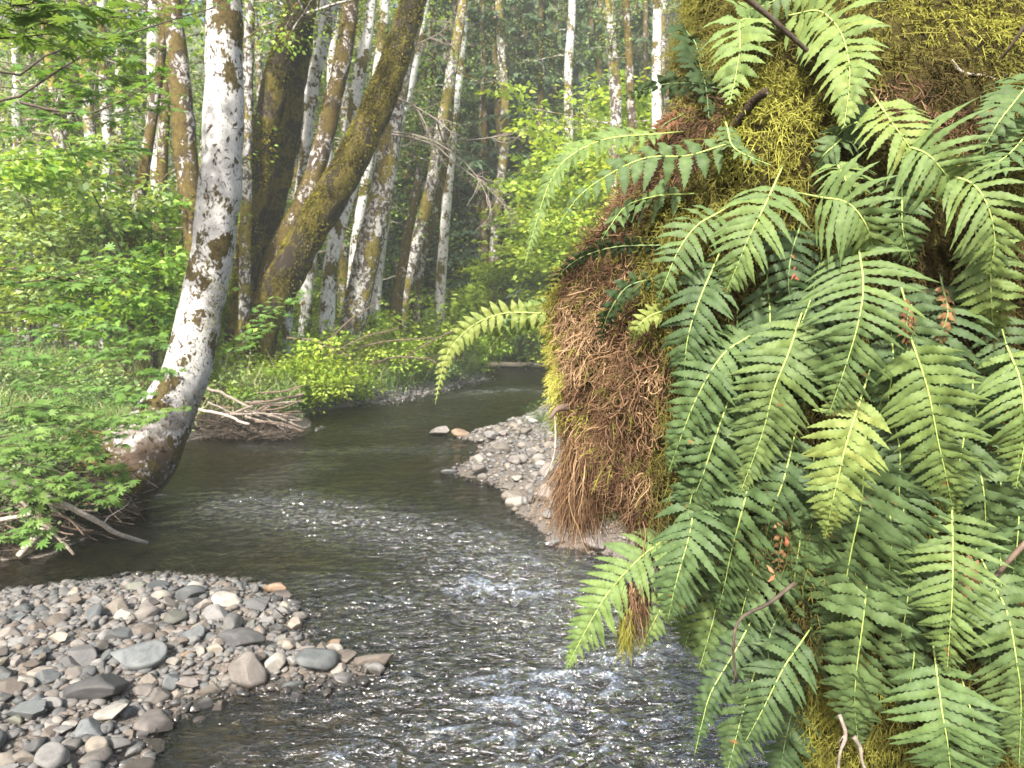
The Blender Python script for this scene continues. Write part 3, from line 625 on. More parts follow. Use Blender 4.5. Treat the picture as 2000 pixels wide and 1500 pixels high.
t7, C7, R7 = tree('pale alder with brown blotches standing right of the leaning mossy trunk', [(684, 660, 52), (705, 560, 50), (722, 480, 50), (745, 380, 46), (760, 280, 42), (775, 190, 38), (795, 100, 30), (820, 0, 26), (850, -200, 20)], 17.5, 'bark_pale', .12, 50, 16, 3500, UPL, .1, 12, .05)
# its dead limb tangle hanging toward the stream
rg = np.random.default_rng(5); tw = []
for pts in ([(770, 258), (830, 268), (880, 295), (925, 335), (950, 380)], [(765, 262), (845, 280), (900, 330), (935, 350), (985, 400)], [(775, 190), (840, 225), (900, 270), (950, 270), (1000, 262)], [(780, 100), (850, 70), (890, 40)], [(800, 190), (830, 240), (850, 300)]):
    P = catmull(np.array([at(a, b, 17.0 - .2 * i) for i, (a, b) in enumerate(pts)]), 7); tw.append((P, np.linspace(.024, .008, 7), 1))
    for j in range(9):
        i = rg.integers(1, 7); grow(P[i], nrm(P[i] - P[i - 1]) + np.array([.4, 0, -.7]) * rg.uniform(.2, 1) + rg.normal(size=3) * .4, rg.uniform(.5, 1.1), .011, rg, 1, 4, tw, .25, -.05)
V, f = twig_mesh(tw); mk('dead_branches', V, [f], M['stick'], None, True, t7)
spec = [
 ('short broken pale snag right of the brown blotched alder', [(775, 600, 22), (790, 500, 18), (802, 430, 16), (815, 360, 14), (818, 325, 8)], 19.5, 'bark_brown', 0),
 ('slender alder leaning right with a golden mossy foot behind the pale alder', [(790, 580, 26), (820, 450, 24), (845, 350, 23), (862, 250, 22), (882, 140, 20), (905, 0, 18), (930, -200, 14)], 21, 'bark_pale', 6),
 ('twin of the slender leaning alder, a little to its right and more brown', [(815, 560, 18), (840, 440, 18), (862, 350, 17), (872, 290, 16), (880, 200, 14), (890, 60, 12), (900, -200, 10)], 21.5, 'bark_brown', 4),
 ('tall straight pale alder with a mossy foot in front of the dark conifers', [(965, 600, 20), (966, 480, 19), (972, 400, 18), (984, 300, 17), (986, 200, 17), (978, 80, 16), (975, 0, 15), (970, -250, 12)], 28, 'bark_pale', 7),
 ('brown mottled alder close behind the tall straight pale alder', [(985, 590, 18), (986, 460, 17), (984, 340, 16), (975, 240, 15), (968, 120, 13), (960, -100, 12)], 28.6, 'bark_brown', 4),
 ('thin grey alder just right of the dark conifers', [(1112, 560, 18), (1112, 300, 17), (1110, 150, 16), (1118, 0, 14), (1120, -200, 12)], 25, 'bark_white', 6),
 ('pale alder with a red-brown lower trunk left of the hanging moss', [(1196, 620, 26), (1200, 330, 24), (1203, 200, 22), (1194, 80, 20), (1190, 0, 18), (1185, -200, 15)], 20, 'bark_pale', 6),
 ('slim brown-footed alder beside the fern-covered trunk', [(1238, 620, 20), (1237, 310, 18), (1232, 200, 16), (1228, 100, 15), (1222, 0, 13), (1215, -200, 10)], 19, 'bark_brown', 4),
 ('white alder stem seen between the frond tips and the mossy trunk top', [(1288, 520, 22), (1284, 280, 20), (1282, 150, 18), (1284, 0, 16), (1286, -200, 14)], 18, 'bark_white', 3),
 ('second white alder stem at the edge of the mossy trunk top, darker at its foot', [(1308, 520, 18), (1304, 260, 17), (1300, 150, 15), (1296, 0, 14), (1290, -200, 12)], 20, 'bark_pale', 3),
 ('thin white alder far left among bright leaves', [(205, 620, 20), (206, 400, 18), (210, 280, 17), (203, 180, 17), (200, 90, 16), (196, -150, 14)], 15, 'bark_white', 4),
 ('pinkish white alder left of the thin white alder', [(186, 620, 24), (186, 420, 22), (180, 300, 22), (170, 190, 22), (166, 100, 20), (160, -150, 16)], 17, 'bark_pale', 4),
 ('stubby brown and white alder at the far left', [(140, 620, 26), (136, 400, 24), (130, 300, 24), (122, 250, 20), (110, 100, 18), (100, -150, 14)], 18, 'bark_brown', 5),
 ('golden mossed alder leaning right, left of the slim moss-wrapped stem', [(250, 620, 24), (262, 450, 24), (276, 360, 24), (288, 290, 20), (303, 200, 18), (320, 60, 15), (330, -150, 12)], 13, 'bark_brown', 4),
 ('dark alder with white flecks between the golden mossed alder and the slim moss-wrapped stem', [(305, 620, 22), (312, 420, 22), (318, 300, 20), (322, 180, 20), (318, 40, 18), (310, -150, 14)], 15, 'bark_brown', 4),
 ('dark straight alder right behind the white trunk', [(478, 560, 22), (482, 300, 20), (485, 130, 20), (488, 0, 20), (490, -200, 16)], 14, 'bark_pale', 3),
 ('white alder behind the leaning stems, right of the golden mossed white stem', [(600, 560, 24), (625, 400, 22), (645, 250, 20), (650, 100, 20), (655, 0, 18), (660, -200, 16)], 18, 'bark_white', 3),
 ('white alder crossing behind the top of the leaning mossy trunk', [(640, 560, 26), (668, 380, 24), (685, 250, 22), (705, 130, 22), (722, 40, 20), (735, -150, 18)], 17, 'bark_white', 3),
 ('white alder right beside the top of the leaning mossy trunk', [(690, 520, 20), (718, 330, 20), (730, 200, 20), (745, 90, 20), (752, 0, 19), (765, -200, 16)], 19, 'bark_white', 3),
 ('spotted white alder between the two leaning stems', [(565, 560, 20), (592, 330, 20), (615, 160, 20), (632, 60, 20), (640, -150, 17)], 16, 'bark_white', 3),
 ('white alder emerging right of the leaning mossy trunk top', [(735, 560, 22), (768, 300, 24), (800, 160, 22), (820, 60, 20), (838, -60, 18), (855, -250, 14)], 20, 'bark_white', 4),
 ('pale alder with forked top left of the dark conifers', [(862, 540, 20), (885, 250, 18), (895, 150, 18), (905, 40, 17), (912, -150, 14)], 23, 'bark_white', 4),
 ('leaning thin alder in the middle distance over the fallen twigs', [(650, 560, 12), (665, 470, 11), (690, 380, 10), (720, 300, 9)], 17, 'bark_white', 0)]
for k, (lb, pts, Y, bk, nb) in enumerate(spec):
    tree(lb, pts, Y, bk, .12, 36, 12, 1200, UPL, .15, 20 + k, .05, nb, 2.0, 'leaf_bright' if pts[0][0] < 700 else 'leaf_pale', 18, brange=(.45, 1), lsize=.085)

# ------------------------------------------------------------------ templates of the wood behind, copied tree by tree
def T_alder(seed, h=17, lean=0., leafmat='leaf_bright', dens=1.):
    rng = np.random.default_rng(seed); P = np.array([[0, 0, -.4], [rng.normal() * .2, rng.normal() * .2, h * .3], [lean * .5 + rng.normal() * .4, rng.normal() * .3, h * .65], [lean, rng.normal() * .5, h]])
    C = catmull(P, 26); Rr = np.linspace(.15, .035, 26); V, fs = tube(C, Rr, 9, .12, 2.5, seed)
    tm = mesh_data('trunk', V, fs, M[('bark_white', 'bark_pale', 'bark_pale')[seed % 3]], None, True)
    tw, cen = [], []
    for k in range(30):
        i = int(rng.uniform(4, 25)); a = rng.uniform(0, 6.28); d = np.array([math.cos(a), math.sin(a), rng.uniform(-.1, .5)])
        b = grow(C[i], d, rng.uniform(1.0, 2.4), .03, rng, 1, 3, None, .16, .02, k=6); tw += b; cen += [q[0][j] for q in b for j in (3, 5)]
    V, f = twig_mesh(tw, 3); bm_ = mesh_data('branches', V, [f], M['stick_pale'])
    V, f, tn = leaf_tufts(np.array(cen), rng, int(10 * dens), .55, .13, .35); lm = mesh_data('crown', V, [f], M[leafmat], tn)
    return [('trunk', tm), ('branches', bm_), ('crown', lm)]
def T_maple(seed, leafmat, h=3.6, wd=1.7, L=.11, stems=5, per=15, lay=24):
    rng = np.random.default_rng(seed); tw, cen = [], []
    for k in range(stems):
        a = rng.uniform(0, 6.28); tip = np.array([math.cos(a) * wd * rng.uniform(.2, .7), math.sin(a) * wd * rng.uniform(.2, .7), h * rng.uniform(.6, 1)])
        C = catmull(np.array([[0, 0, -.1], tip * [.15, .15, .45], tip]), 7); tw.append((C, np.linspace(.028, .008, 7), 2))
        for j in range(lay // stems + 2):
            i = rng.integers(2, 7); a = rng.uniform(0, 6.28); b = grow(C[i], np.array([math.cos(a), math.sin(a), .12]), rng.uniform(.6, 1.2) * wd * .55, .008, rng, 1, 3, None, .14, 0)
            tw += b; cen += [q[0][j_] for q in b for j_ in (2, 4, 6)]
    V, f = twig_mesh(tw, 3); sm = mesh_data('stems', V, [f], M['twig_dark'])
    V, f, tn = leaf_tufts(np.array(cen), rng, per, .26, L, .18, .15); return [('stems', sm), ('foliage', mesh_data('foliage', V, [f], M[leafmat], tn))]
def T_bush(seed, leafmat, h=1.0, wd=.8, L=.06, n_=1500):
    rng = np.random.default_rng(seed); tw = []
    for k in range(9):
        a = rng.uniform(0, 6.28); grow([0, 0, -.05], np.array([math.cos(a) * .6, math.sin(a) * .6, 1]), h * .8, .007, rng, 1, 4, tw, .2, 0)
    V, f = twig_mesh(tw, 3); sm = mesh_data('stems', V, [f], M['twig_brown'])
    cen = np.array([t_[0][j] for t_ in tw for j in (2, 3, 4, 5, 6)]); cen = cen * np.array([wd * 1.5, wd * 1.5, 1.0])
    V, f, tn = leaf_tufts(cen, rng, max(2, n_ // len(cen)), .13, L, .8, .1); return [('stems', sm), ('foliage', mesh_data('foliage', V, [f], M[leafmat], tn))]
def T_conifer(seed, h=20):
    rng = np.random.default_rng(seed); C = catmull(np.array([[0, 0, -.5], [.1, .1, h * .5], [0, 0, h]]), 20); V, fs = tube(C, np.linspace(.24, .03, 20), 8, .1, 2, seed)
    tm = mesh_data('trunk', V, fs, M['bark_root'], None, True); cs, ds, tn = [], [], []
    for z in np.arange(1.2, h, .26):
        a = rng.uniform(0, 6.28); ln = (1 - z / h) ** .8 * h * .19 * rng.uniform(.6, 1.15) + .3
        for q in np.arange(.25, ln, .14):
            for sgn in (-1, 1):
                for rep in range(2):
                    b = a + rng.normal() * .03; base = np.array([math.cos(b) * q, math.sin(b) * q, z + .12 * q - .10 * q * q * (3 / max(ln, 1)) + rng.normal() * .04])
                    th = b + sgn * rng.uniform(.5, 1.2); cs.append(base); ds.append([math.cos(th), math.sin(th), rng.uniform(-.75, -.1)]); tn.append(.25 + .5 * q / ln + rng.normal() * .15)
    cs, ds = np.array(cs), np.array(ds); m = len(cs); L = rng.uniform(.22, .5, m); V, f = leaves(cs, ds, nrm(np.array([0, 0, 1.]) + rng.normal(size=(m, 3)) * .3), L, L * .16, .1)
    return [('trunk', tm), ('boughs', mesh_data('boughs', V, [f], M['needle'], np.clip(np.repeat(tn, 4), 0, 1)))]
def dry(px, Y):
    while tz((px - 1000) / F * Y, Y) < .06 and Y < 31: Y += .3
    return Y
def place(tmpl, name, loc, rz=0, sc=1., group=None, cat=None, tilt=(0, 0)):
    t = empty(name, loc); t.rotation_euler = (tilt[0], tilt[1], rz); t.scale = (sc,) * 3 if np.isscalar(sc) else sc
    for nm, me in tmpl:
        o = bpy.data.objects.new(nm, me); COL.objects.link(o); o.parent = t
    if group: t['group'] = group
    if cat: t['category'] = cat
    return t
LM = [('the white leaning alder', (-3.3, 7.4)), ('the long mossy leaning trunk', (-3.6, 11)), ('the pale blotched alder', (-3.2, 15)), ('the far bend of the stream', (0, 25)), ('the tall straight pale alder', (-.4, 21)), ('the red-brown footed alder', (2.8, 20)), ('the golden mossed alder', (-6.5, 13)), ('the stubby far left alder', (-11, 18)), ('the driftwood pile', (-3.9, 11.8)), ('the pale gravel bar', (1.5, 11))]
rg = np.random.default_rng(11)
AL = [T_alder(50 + k, rg.uniform(15, 19), rg.normal() * 1.5, ('leaf_bright', 'leaf_pale', 'leaf_bright', 'leaf_mid')[k % 4]) for k in range(6)]
items = []
for k in range(104):
    Y = 20 + 34 * min(k / 66, 1) ** .8 + rg.uniform(-1, 1); u = rg.uniform(-.78, .28) if k % 4 else rg.uniform(-.75, -.15)
    X = u * Y
    if k >= 66: Y = rg.uniform(21, 33) if k % 2 else rg.uniform(15.5, 24); X = (rg.uniform(540, 820) - 1000) / F * Y if k % 2 else (rg.uniform(-40, 400) - 1000) / F * Y; u = X / Y
    elif -.06 < u < .12 and rg.random() < .6: continue
    if X > -1.5 and Y < 28 and k < 66: continue
    t = place(AL[rg.integers(6)], 'alder_tree', (X, Y, tz(X, Y)), rg.uniform(0, 6.28), rg.uniform(.85, 1.2), 'slender alders of the wood behind', 'tree', (rg.normal() * .05, rg.normal() * .07 + .03))
    items.append((t, 'slender pale alder ' + ('far back' if Y > 36 else 'in the middle distance'), (X, Y)))
label_all(items, LM)
CO = [T_conifer(70 + k, rg.uniform(17, 23)) for k in range(3)]
items = []
for (px, Y) in [(850, 30), (900, 33), (945, 29), (1010, 31), (1050, 28.5), (1085, 34), (930, 38), (1020, 40), (1150, 37), (1230, 35), (1300, 40), (880, 44), (800, 40), (1100, 45), (1200, 48), (1000, 50), (1350, 45), (760, 48), (1400, 38), (1500, 42), (1650, 44), (1800, 46), (1250, 29), (840, 36), (1170, 31), (970, 35)]:
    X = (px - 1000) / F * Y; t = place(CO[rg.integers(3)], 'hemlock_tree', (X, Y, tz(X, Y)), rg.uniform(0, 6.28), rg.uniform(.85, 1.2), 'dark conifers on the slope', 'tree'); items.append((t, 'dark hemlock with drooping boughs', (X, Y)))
label_all(items, LM)
MP = [T_maple(80 + k, ('leaf_bright', 'leaf_mid', 'leaf_bright', 'leaf_pale')[k % 4], rg.uniform(3.2, 4.4), 1.9) for k in range(5)]
items = []
UND = [(60, 620, 14), (180, 640, 12.5), (300, 620, 12), (30, 600, 19), (140, 560, 22), (240, 600, 17), (330, 620, 20), (-60, 610, 16), (390, 620, 16), (-120, 600, 20), (420, 610, 22), (600, 620, 22), (80, 600, 26), (200, 600, 30), (340, 600, 28), (480, 600, 27), (560, 600, 30), (640, 610, 26), (-200, 600, 27), (0, 600, 33), (710, 620, 28)]
for px, _, Y in UND:
    X = (px - 1000) / F * Y; t = place(MP[rg.integers(5)], 'maple_shrub', (X, Y, tz(X, Y)), rg.uniform(0, 6.28), rg.uniform(.9, 1.35), 'leafy maple undergrowth of the wood', 'shrub'); items.append((t, 'tall bright maple shrub in layered leaf', (X, Y)))
ML = [T_maple(180 + k, 'leaf_lime', 3.8, 1.9, .12, 6, 15, 30) for k in range(2)]
# bright thicket right of the bend, overhanging the water
for px, Y, s_ in [(1060, 24.5, 1.2), (1120, 22, 1.5), (1010, 27.5, 1.2), (1180, 20, 1.5), (1230, 23, 2.0), (1090, 28, 1.9), (1150, 29, 2.3), (1220, 28, 2.5), (960, 28.5, .9), (900, 28.5, .8), (1300, 24, 2.2), (1280, 19, 1.6), (1040, 30, 1.5), (1400, 22, 1.8), (1350, 18, 1.4), (1150, 24.5, 2.0), (1500, 20, 1.6), (1070, 26.5, 1.3), (1120, 25.5, 1.7), (1190, 25, 2.1)]:
    Y = dry(px, Y); X = (px - 1000) / F * Y; t = place(ML[rg.integers(2)], 'maple_shrub', (X, Y, max(tz(X, Y), .1)), rg.uniform(0, 6.28), s_, 'bright thicket at the stream bend', 'shrub'); items.append((t, 'bright yellow-green shrub', (X, Y)))
label_all(items, LM)
BU = [T_bush(90 + k, ('leaf_dull', 'leaf_mid', 'leaf_pale', 'leaf_mid', 'leaf_dull')[k % 5], rg.uniform(.7, 1.1), .8, .05 + .012 * (k % 3)) for k in range(6)]
items = []
for k in range(165):
    if k >= 120: Y = 11.9 + (k - 120) / 45 * 8.5; px = 520 + (Y - 12) * 47 - rg.uniform(0, 90)
    elif k < 70: Y = rg.uniform(8.2, 27); px = 640 + (Y - 11) * 20 - rg.uniform(0, 1) ** .8 * 560
    elif k < 95: Y = rg.uniform(7.6, 12); px = rg.uniform(-80, 330)
    else: Y = rg.uniform(9, 24); px = rg.uniform(-200, 500)
    X = (px - 1000) / F * Y
    if sdf(np.array([[X, Y]]), LEFT)[0] < (.55 if k < 120 else .35): continue
    if abs(px - 420) < 60 and Y < 9: continue
    if Y < 9.5: sc = rg.uniform(.35, .55)
    elif k >= 120: sc = rg.uniform(.6, .95)
    else: sc = rg.uniform(.6, 1.1)
    t = place(BU[rg.integers(6)], 'shrub', (X, Y, tz(X, Y)), rg.uniform(0, 6.28), sc, 'low leafy plants on the left bank', 'shrub'); items.append((t, ('low' if sc < .6 else 'bushy') + ' green shrub', (X, Y)))
for px, Y, sc in [(890, 20.4, .9), (925, 21.6, 1.0), (870, 19.2, .8), (945, 23.2, 1.1), (985, 27.6, 1.8), (1040, 27.6, 1.9), (1090, 27.8, 2.0), (960, 25.6, 1.4), (1010, 28.2, 2.2), (1065, 28.4, 2.4), (1130, 28, 2.2), (840, 18.4, .8), (905, 23, 1.3), (1130, 9.5, .35), (1085, 10.8, .4), (1180, 8.2, .35), (1060, 12, .45), (1230, 7.6, .4), (1100, 14, .5), (1160, 6.6, .16), (1200, 6.4, .28), (1135, 5.55, .10), (1240, 6.3, .3), (1280, 6.1, .35), (1200, 11, .7), (1150, 13, .8), (1330, 6.5, .5), (1400, 5.6, .4)]:
    Y = dry(px, Y); X = (px - 1000) / F * Y; t = place(BU[2 * rg.integers(3)], 'shrub', (X, Y, tz(X, Y)), rg.uniform(0, 6.28), sc, 'small plants on the gravel bar', 'plant'); items.append((t, 'soft green plant', (X, Y)))
label_all(items, LM)
# grass and low cover nobody could count
def cover(name, P, h, label, mat='grass', wdt=.006, lean=.5, ton=(.6, .25)):
    m = len(P); z = terrain(P[:, 0], P[:, 1])[0]; P0 = np.column_stack([P, z - .01]); H = (np.asarray(h) * RNG.uniform(.4, 1.2, m))[:, None]
    d = nrm(np.column_stack([RNG.normal(size=(m, 2)) * lean, np.ones(m)])); P1 = P0 + d * H * .55; P2_ = P1 + nrm(d + np.column_stack([RNG.normal(size=(m, 2)) * .7, -np.ones(m) * .15])) * H * .45
    V, f = ribbons(np.stack([P0, P1, P2_], 1), np.array([1, .8, .1])[None] * wdt * RNG.uniform(.7, 1.4, (m, 1)), rdir(m, RNG)); tag(mk(name, V, [f], M[mat], np.repeat(np.clip(RNG.normal(*ton, m), 0, 1), 6)), label, 'grass', kind='stuff')
m = 160000; P = np.stack([RNG.uniform(-9, .8, m), RNG.uniform(6.8, 28, m)], 1); d_ = sdf(P, LEFT); P = P[(d_ > .3) & (P[:, 0] > -P[:, 1] * .8) & (noise(np.column_stack([P, P[:, 0] * 0]) * 1.2, 9) > -.25)][:60000]
cover('grass', P, .42 + .28 * ss(10.5, 13, P[:, 1])[:, None][:, 0], 'long green and straw grass on the left bank', wdt=.009, lean=.35)
m = 60000; P = np.stack([RNG.uniform(-9, .5, m), RNG.uniform(4.6, 27, m) ** 1.0], 1); P[:15000, 1] = RNG.uniform(4.6, 9, 15000); d_ = sdf(P, LEFT); P = P[(d_ > .12) & (P[:, 0] > -P[:, 1] * .85)][:34000]; z = terrain(P[:, 0], P[:, 1])[0]
V, f, tn = leaf_tufts(np.column_stack([P, z + RNG.uniform(.02, .22, len(P))]), RNG, 4, .07, .055, .5); tag(mk('ground_cover', V, [f], M['leaf_dull'], tn), 'low leafy ground cover on the left bank', 'ground cover', kind='stuff')
m = 200000; P = np.stack([RNG.uniform(-60, 60, m), RNG.uniform(30, 80, m)], 1); P = P[np.abs(P[:, 0]) < P[:, 1] * .85][:15000]; z = terrain(P[:, 0], P[:, 1], False)[0]
c_ = np.column_stack([P, z + RNG.uniform(.2, 5, len(P))]); V, f, tn = leaf_tufts(c_, RNG, 14, 1.1, .30, .5); tn = np.clip(tn * .6 + np.repeat(np.repeat(noise(c_ * .3, 8) * .35 + .2, 14), 4), 0, 1)
tag(mk('undergrowth', V, [f], M['leaf_mid'], tn), 'far green undergrowth covering the wooded slope', 'undergrowth', kind='stuff')

# ------------------------------------------------------------------ driftwood, sticks, logs
def stick(name, label, pts, w0, w1, mat, cat='stick', group=None, side=3, seed=0, n_=16, rough=.15, fq=12):
    """pts: (px, py, depth)"""
    C = catmull(np.array([at(*p) for p in pts]), n_); C += fbm(C * 6, 2, seed)[:, None] * .006 * pts[0][2] / 3; Rr = np.linspace(w0, w1, n_) / F * pts[0][2] * .5; V, fs = tube(C, Rr, 8, rough, fq, seed)
    o = mk(name, V, fs, M[mat], None, True); tag(o, label, cat, group)
    if side:
        rr = np.random.default_rng(seed + 900); tw = []
        for k in range(side):
            i = rr.integers(3, n_ - 2); grow(C[i], nrm(C[i] - C[i - 1]) + rr.normal(size=3) * .6, np.linalg.norm(C[-1] - C[0]) * rr.uniform(.1, .25), Rr[i] * .4, rr, 1, 2, tw, .2, 0)
        V, f = twig_mesh(tw); mk('side_twigs', V, [f], M[mat], None, True, None).parent = o
    return o
stick('stick', 'long bare pale stick slanting down into the pool at the left', [(-40, 918, 4.9), (80, 965, 5.2), (165, 1005, 5.4), (230, 1043, 5.6), (288, 1060, 5.85)], 15, 9, 'stick_pale', side=1, seed=1)
stick('stick', 'short pale broken stick lying across the left pool twigs', [(-20, 1020, 5.2), (40, 1008, 5.25), (82, 998, 5.3)], 9, 7, 'stick_pale', side=0, seed=2)
stick('stick', 'forked grey stick dipping from the left bank into the pool', [(30, 965, 5.5), (70, 1010, 5.5), (105, 1045, 5.5), (146, 1082, 5.5)], 8, 6, 'stick', side=2, seed=3)
stick('stick', 'mossy white stick stub standing in the left pool', [(84, 1035, 5.7), (60, 1060, 5.6), (38, 1085, 5.55)], 15, 12, 'stick_pale', side=0, seed=4)
stick('stick', 'pale stick floating beside the foot of the white alder', [(272, 965, 7.5), (320, 970, 7.6), (370, 977, 7.65)], 10, 7, 'stick_pale', side=0, seed=5)
stick('stick', 'brown stick at the very front corner of the near bar', [(-30, 1478, 3.22), (50, 1488, 3.2), (140, 1520, 3.1)], 24, 18, 'twig_brown', side=0, seed=6)
stick('twig', 'thin straw-coloured twig over the front stones', [(-10, 1370, 3.6), (50, 1345, 3.65), (105, 1312, 3.7)], 6, 4, 'stick_pale', side=0, seed=7)
stick('twig', 'curly pale rootlet on the stones behind the large angular boulder', [(360, 1322, 3.75), (385, 1308, 3.8), (410, 1310, 3.85), (436, 1290, 3.9)], 6, 4, 'stick_pale', side=2, seed=8)
stick('log', 'pale fallen log on the water at the far bend', [(925, 712, 25.5), (990, 713, 25.6), (1060, 713, 25.7), (1150, 716, 25.7)], 11, 8, 'stick_pale', 'log', side=1, seed=9)
rr = np.random.default_rng(4); items = []
for k in range(40):
    a = np.array([rr.uniform(370, 510), rr.uniform(768, 838)]); b = a + np.array([rr.uniform(30, 170), rr.uniform(-28, 62)]); b[0] = min(b[0], 592); b[1] = min(b[1], 842 - (592 - b[0]) * -.02); Y = 11.3 + rr.uniform(-.3, .9)
    mid = (a + b) / 2 + [0, rr.uniform(-16, 8)]; o = stick('stick', None, [(*a, Y), (*mid, Y), (*b, Y)], rr.uniform(3, 7), rr.uniform(1.5, 3), ('stick', 'stick', 'twig_brown', 'twig_brown')[k % 4], 'stick', 'sticks of the driftwood pile', side=2 * (k % 2), seed=50 + k)
    items.append((o, ('thick ' if k % 3 == 0 else 'thin ') + ('pale' if k % 4 == 1 else 'dark' if k % 4 == 2 else 'grey-brown') + ' stick of the driftwood pile', ((a[0] - 1000) / 125, k * .01)))
items.sort(key=lambda e: e[2][0]); cnt = {}
for o, d, _ in items:
    cnt[d] = cnt.get(d, 0) + 1; o['label'] = f"{d}, {['leftmost', 'second', 'third', 'fourth', 'fifth', 'sixth', 'seventh', 'eighth', 'ninth', 'tenth', 'eleventh', 'twelfth', 'thirteenth', 'fourteenth', 'fifteenth'][cnt[d]-1]} of its kind from the white alder" if cnt[d] > 1 else d + ', the one closest to the white alder'
stick('stick', 'long pale stick leaning on top of the driftwood pile', [(405, 757, 11.4), (440, 772, 11.3), (480, 790, 11.2), (512, 808, 11.2)], 6, 5, 'stick', side=0, seed=90)
stick('stick', 'pale stick with a cut white end at the front of the driftwood pile', [(385, 800, 11), (440, 812, 10.9), (488, 828, 10.8)], 6, 5, 'stick_pale', side=0, seed=91)
items = []
for k, (x0, y0, x1, y1, Y) in enumerate([(600, 720, 780, 640, 15), (640, 700, 850, 660, 16), (700, 720, 840, 700, 16), (760, 730, 900, 640, 17), (740, 690, 880, 720, 17), (620, 690, 740, 590, 14.5), (560, 660, 690, 700, 14), (830, 735, 900, 700, 19)]):
    o = stick('branch', None, [(x0, y0, Y), ((x0 + x1) / 2, (y0 + y1) / 2 - 12, Y), (x1, y1, Y)], 4, 2, 'twig_brown', 'branch', 'fallen branches on the far bank', side=6, seed=120 + k); items.append((o, ['first', 'second', 'third', 'fourth', 'fifth', 'sixth', 'seventh', 'eighth'][sorted([600, 640, 700, 760, 740.5, 620, 560, 830]).index([600, 640, 700, 760, 740.5, 620, 560, 830][k])]))
for o, d in items: o['label'] = d + ' thin bare fallen branch from the leaning mossy trunk along the far bank'
rr = np.random.default_rng(14); twn = {}
for k in range(22):
    a = np.array([rr.uniform(-60, 120), rr.uniform(960, 1040)]); b = a + np.array([rr.uniform(30, 110), rr.uniform(5, 60)]); Y = rr.uniform(5.4, 6.4); o = stick('twig', None, [(*a, Y), (*((a + b) / 2 + rr.normal(0, 6, 2)), Y), (*b, Y)], 5, 3, 'twig_brown' if k % 2 else 'stick', 'twig', 'twigs tangled under the left bank', side=2, seed=200 + k); twn.setdefault(('brown' if k % 2 else 'grey', 'lower' if a[1] > 1000 else 'upper'), []).append((a[0], o))
for (c_, l_), v in twn.items():
    for i, (_, o) in enumerate(sorted(v, key=lambda e: e[0])): o['label'] = f"{ORD[i] or 'first '}{c_} twig from the left edge, {l_} layer under the left bank leaves"

# fine twig litter under the sticks and under the left bank
def litter(label, boxes, cnt, r0=.006):
    rr = np.random.default_rng(77); Ps = []
    for (x0, x1, y0, y1, z0, z1) in boxes:
        c = np.column_stack([rr.uniform(x0, x1, cnt), rr.uniform(y0, y1, cnt), rr.uniform(z0, z1, cnt)]); d = nrm(np.column_stack([rr.normal(size=cnt), rr.normal(size=cnt) * .5, rr.normal(size=cnt) * .35])) * rr.uniform(.08, .35, cnt)[:, None]
        t_ = np.linspace(-1, 1, 5)[None, :, None]; Ps.append(c[:, None] + d[:, None] * t_ + rr.normal(size=(cnt, 5, 3)) * .015)
    Ps = np.concatenate(Ps); V, f = tubes(Ps, np.linspace(1, .5, 5)[None] * r0 * rr.uniform(.5, 1.6, (len(Ps), 1)), 4); tag(mk('twig_litter', V, [f], M['twig_dark'], None, True), label, 'twigs', kind='stuff')
litter('fine dark twig litter inside the driftwood pile', [(-4.95, -4.3, 11.1, 12.0, .0, .38), (-4.5, -3.9, 11.1, 11.8, .0, .26), (-4.0, -3.4, 11.0, 11.6, -.02, .12)], 260)
litter('fine dark twig litter hanging under the left bank', [(-4.6, -3.9, 5.3, 6.3, .0, .5), (-4.2, -3.5, 6.0, 6.9, .0, .55)], 320, .005)  # dark twig colour paints in the shade of the undercut bank

# ------------------------------------------------------------------ vine maple branches close by on the left
def maple_branch(label, stems, leafL, name='maple_branch', seed=0, nsub=5, pair=3, group='vine maple branches at the left', wtw=.004):
    """stems: lists of (px, py, depth); leaves in opposite pairs along the side twigs, lying nearly flat"""
    rr = np.random.default_rng(seed); t = empty(name, at(*stems[0][0])); tag(t, label, 'branch', group); tw, C_, D_ = [], [], []
    for st in stems:
        P = catmull(np.array([at(*p) for p in st]), 7); tw.append((P, np.linspace(wtw, wtw * .4, 7), 1)); full = catmull(P, 30)
        for k in range(nsub):
            i = rr.integers(4, 29); d = nrm(full[i] - full[i - 1]); side = nrm(np.cross(d, [0, 0, 1.])) * rr.choice([-1, 1])
            Q = grow(full[i], d * .6 + side * rr.uniform(.4, 1) + [0, 0, rr.uniform(-.15, .2)], leafL * rr.uniform(1.5, 3.5), wtw * .4, rr, 0, 0, None, .1, 0)[0]; tw.append(Q); Q = Q[0]
            for j in (2, 4, 6):
                dd = nrm(Q[j] - Q[j - 1]); s2 = nrm(np.cross(dd, [0, 0, 1.]))
                for sg in ((-1, 1) if j < 6 else (-1, 0, 1)):
                    ld = nrm(dd * (.5 if sg else 1) + s2 * sg + [0, 0, -.1 + rr.normal() * .1]); base = Q[j] + ld * leafL * .45
                    tw.append((np.linspace(Q[j], base, 7), np.full(7, wtw * .22), 0)); C_.append(base); D_.append(ld)
    C_, D_ = np.array(C_), np.array(D_); m = len(C_); Nn = nrm(np.array([-.05, -.30, 1.]) + rr.normal(size=(m, 3)) * .22)
    V, f = twig_mesh(tw, 4); mk('twigs', V, [f], M['twig_dark'], None, True, t)
    V, f, k = palmate(C_, D_ + rr.normal(size=(m, 3)) * .15, Nn, leafL * rr.uniform(.65, 1.15, m)); mk('leaves', V, [f], M['maple'], np.repeat(np.clip(rr.normal(.55, .2, m), 0, 1), k), False, t)
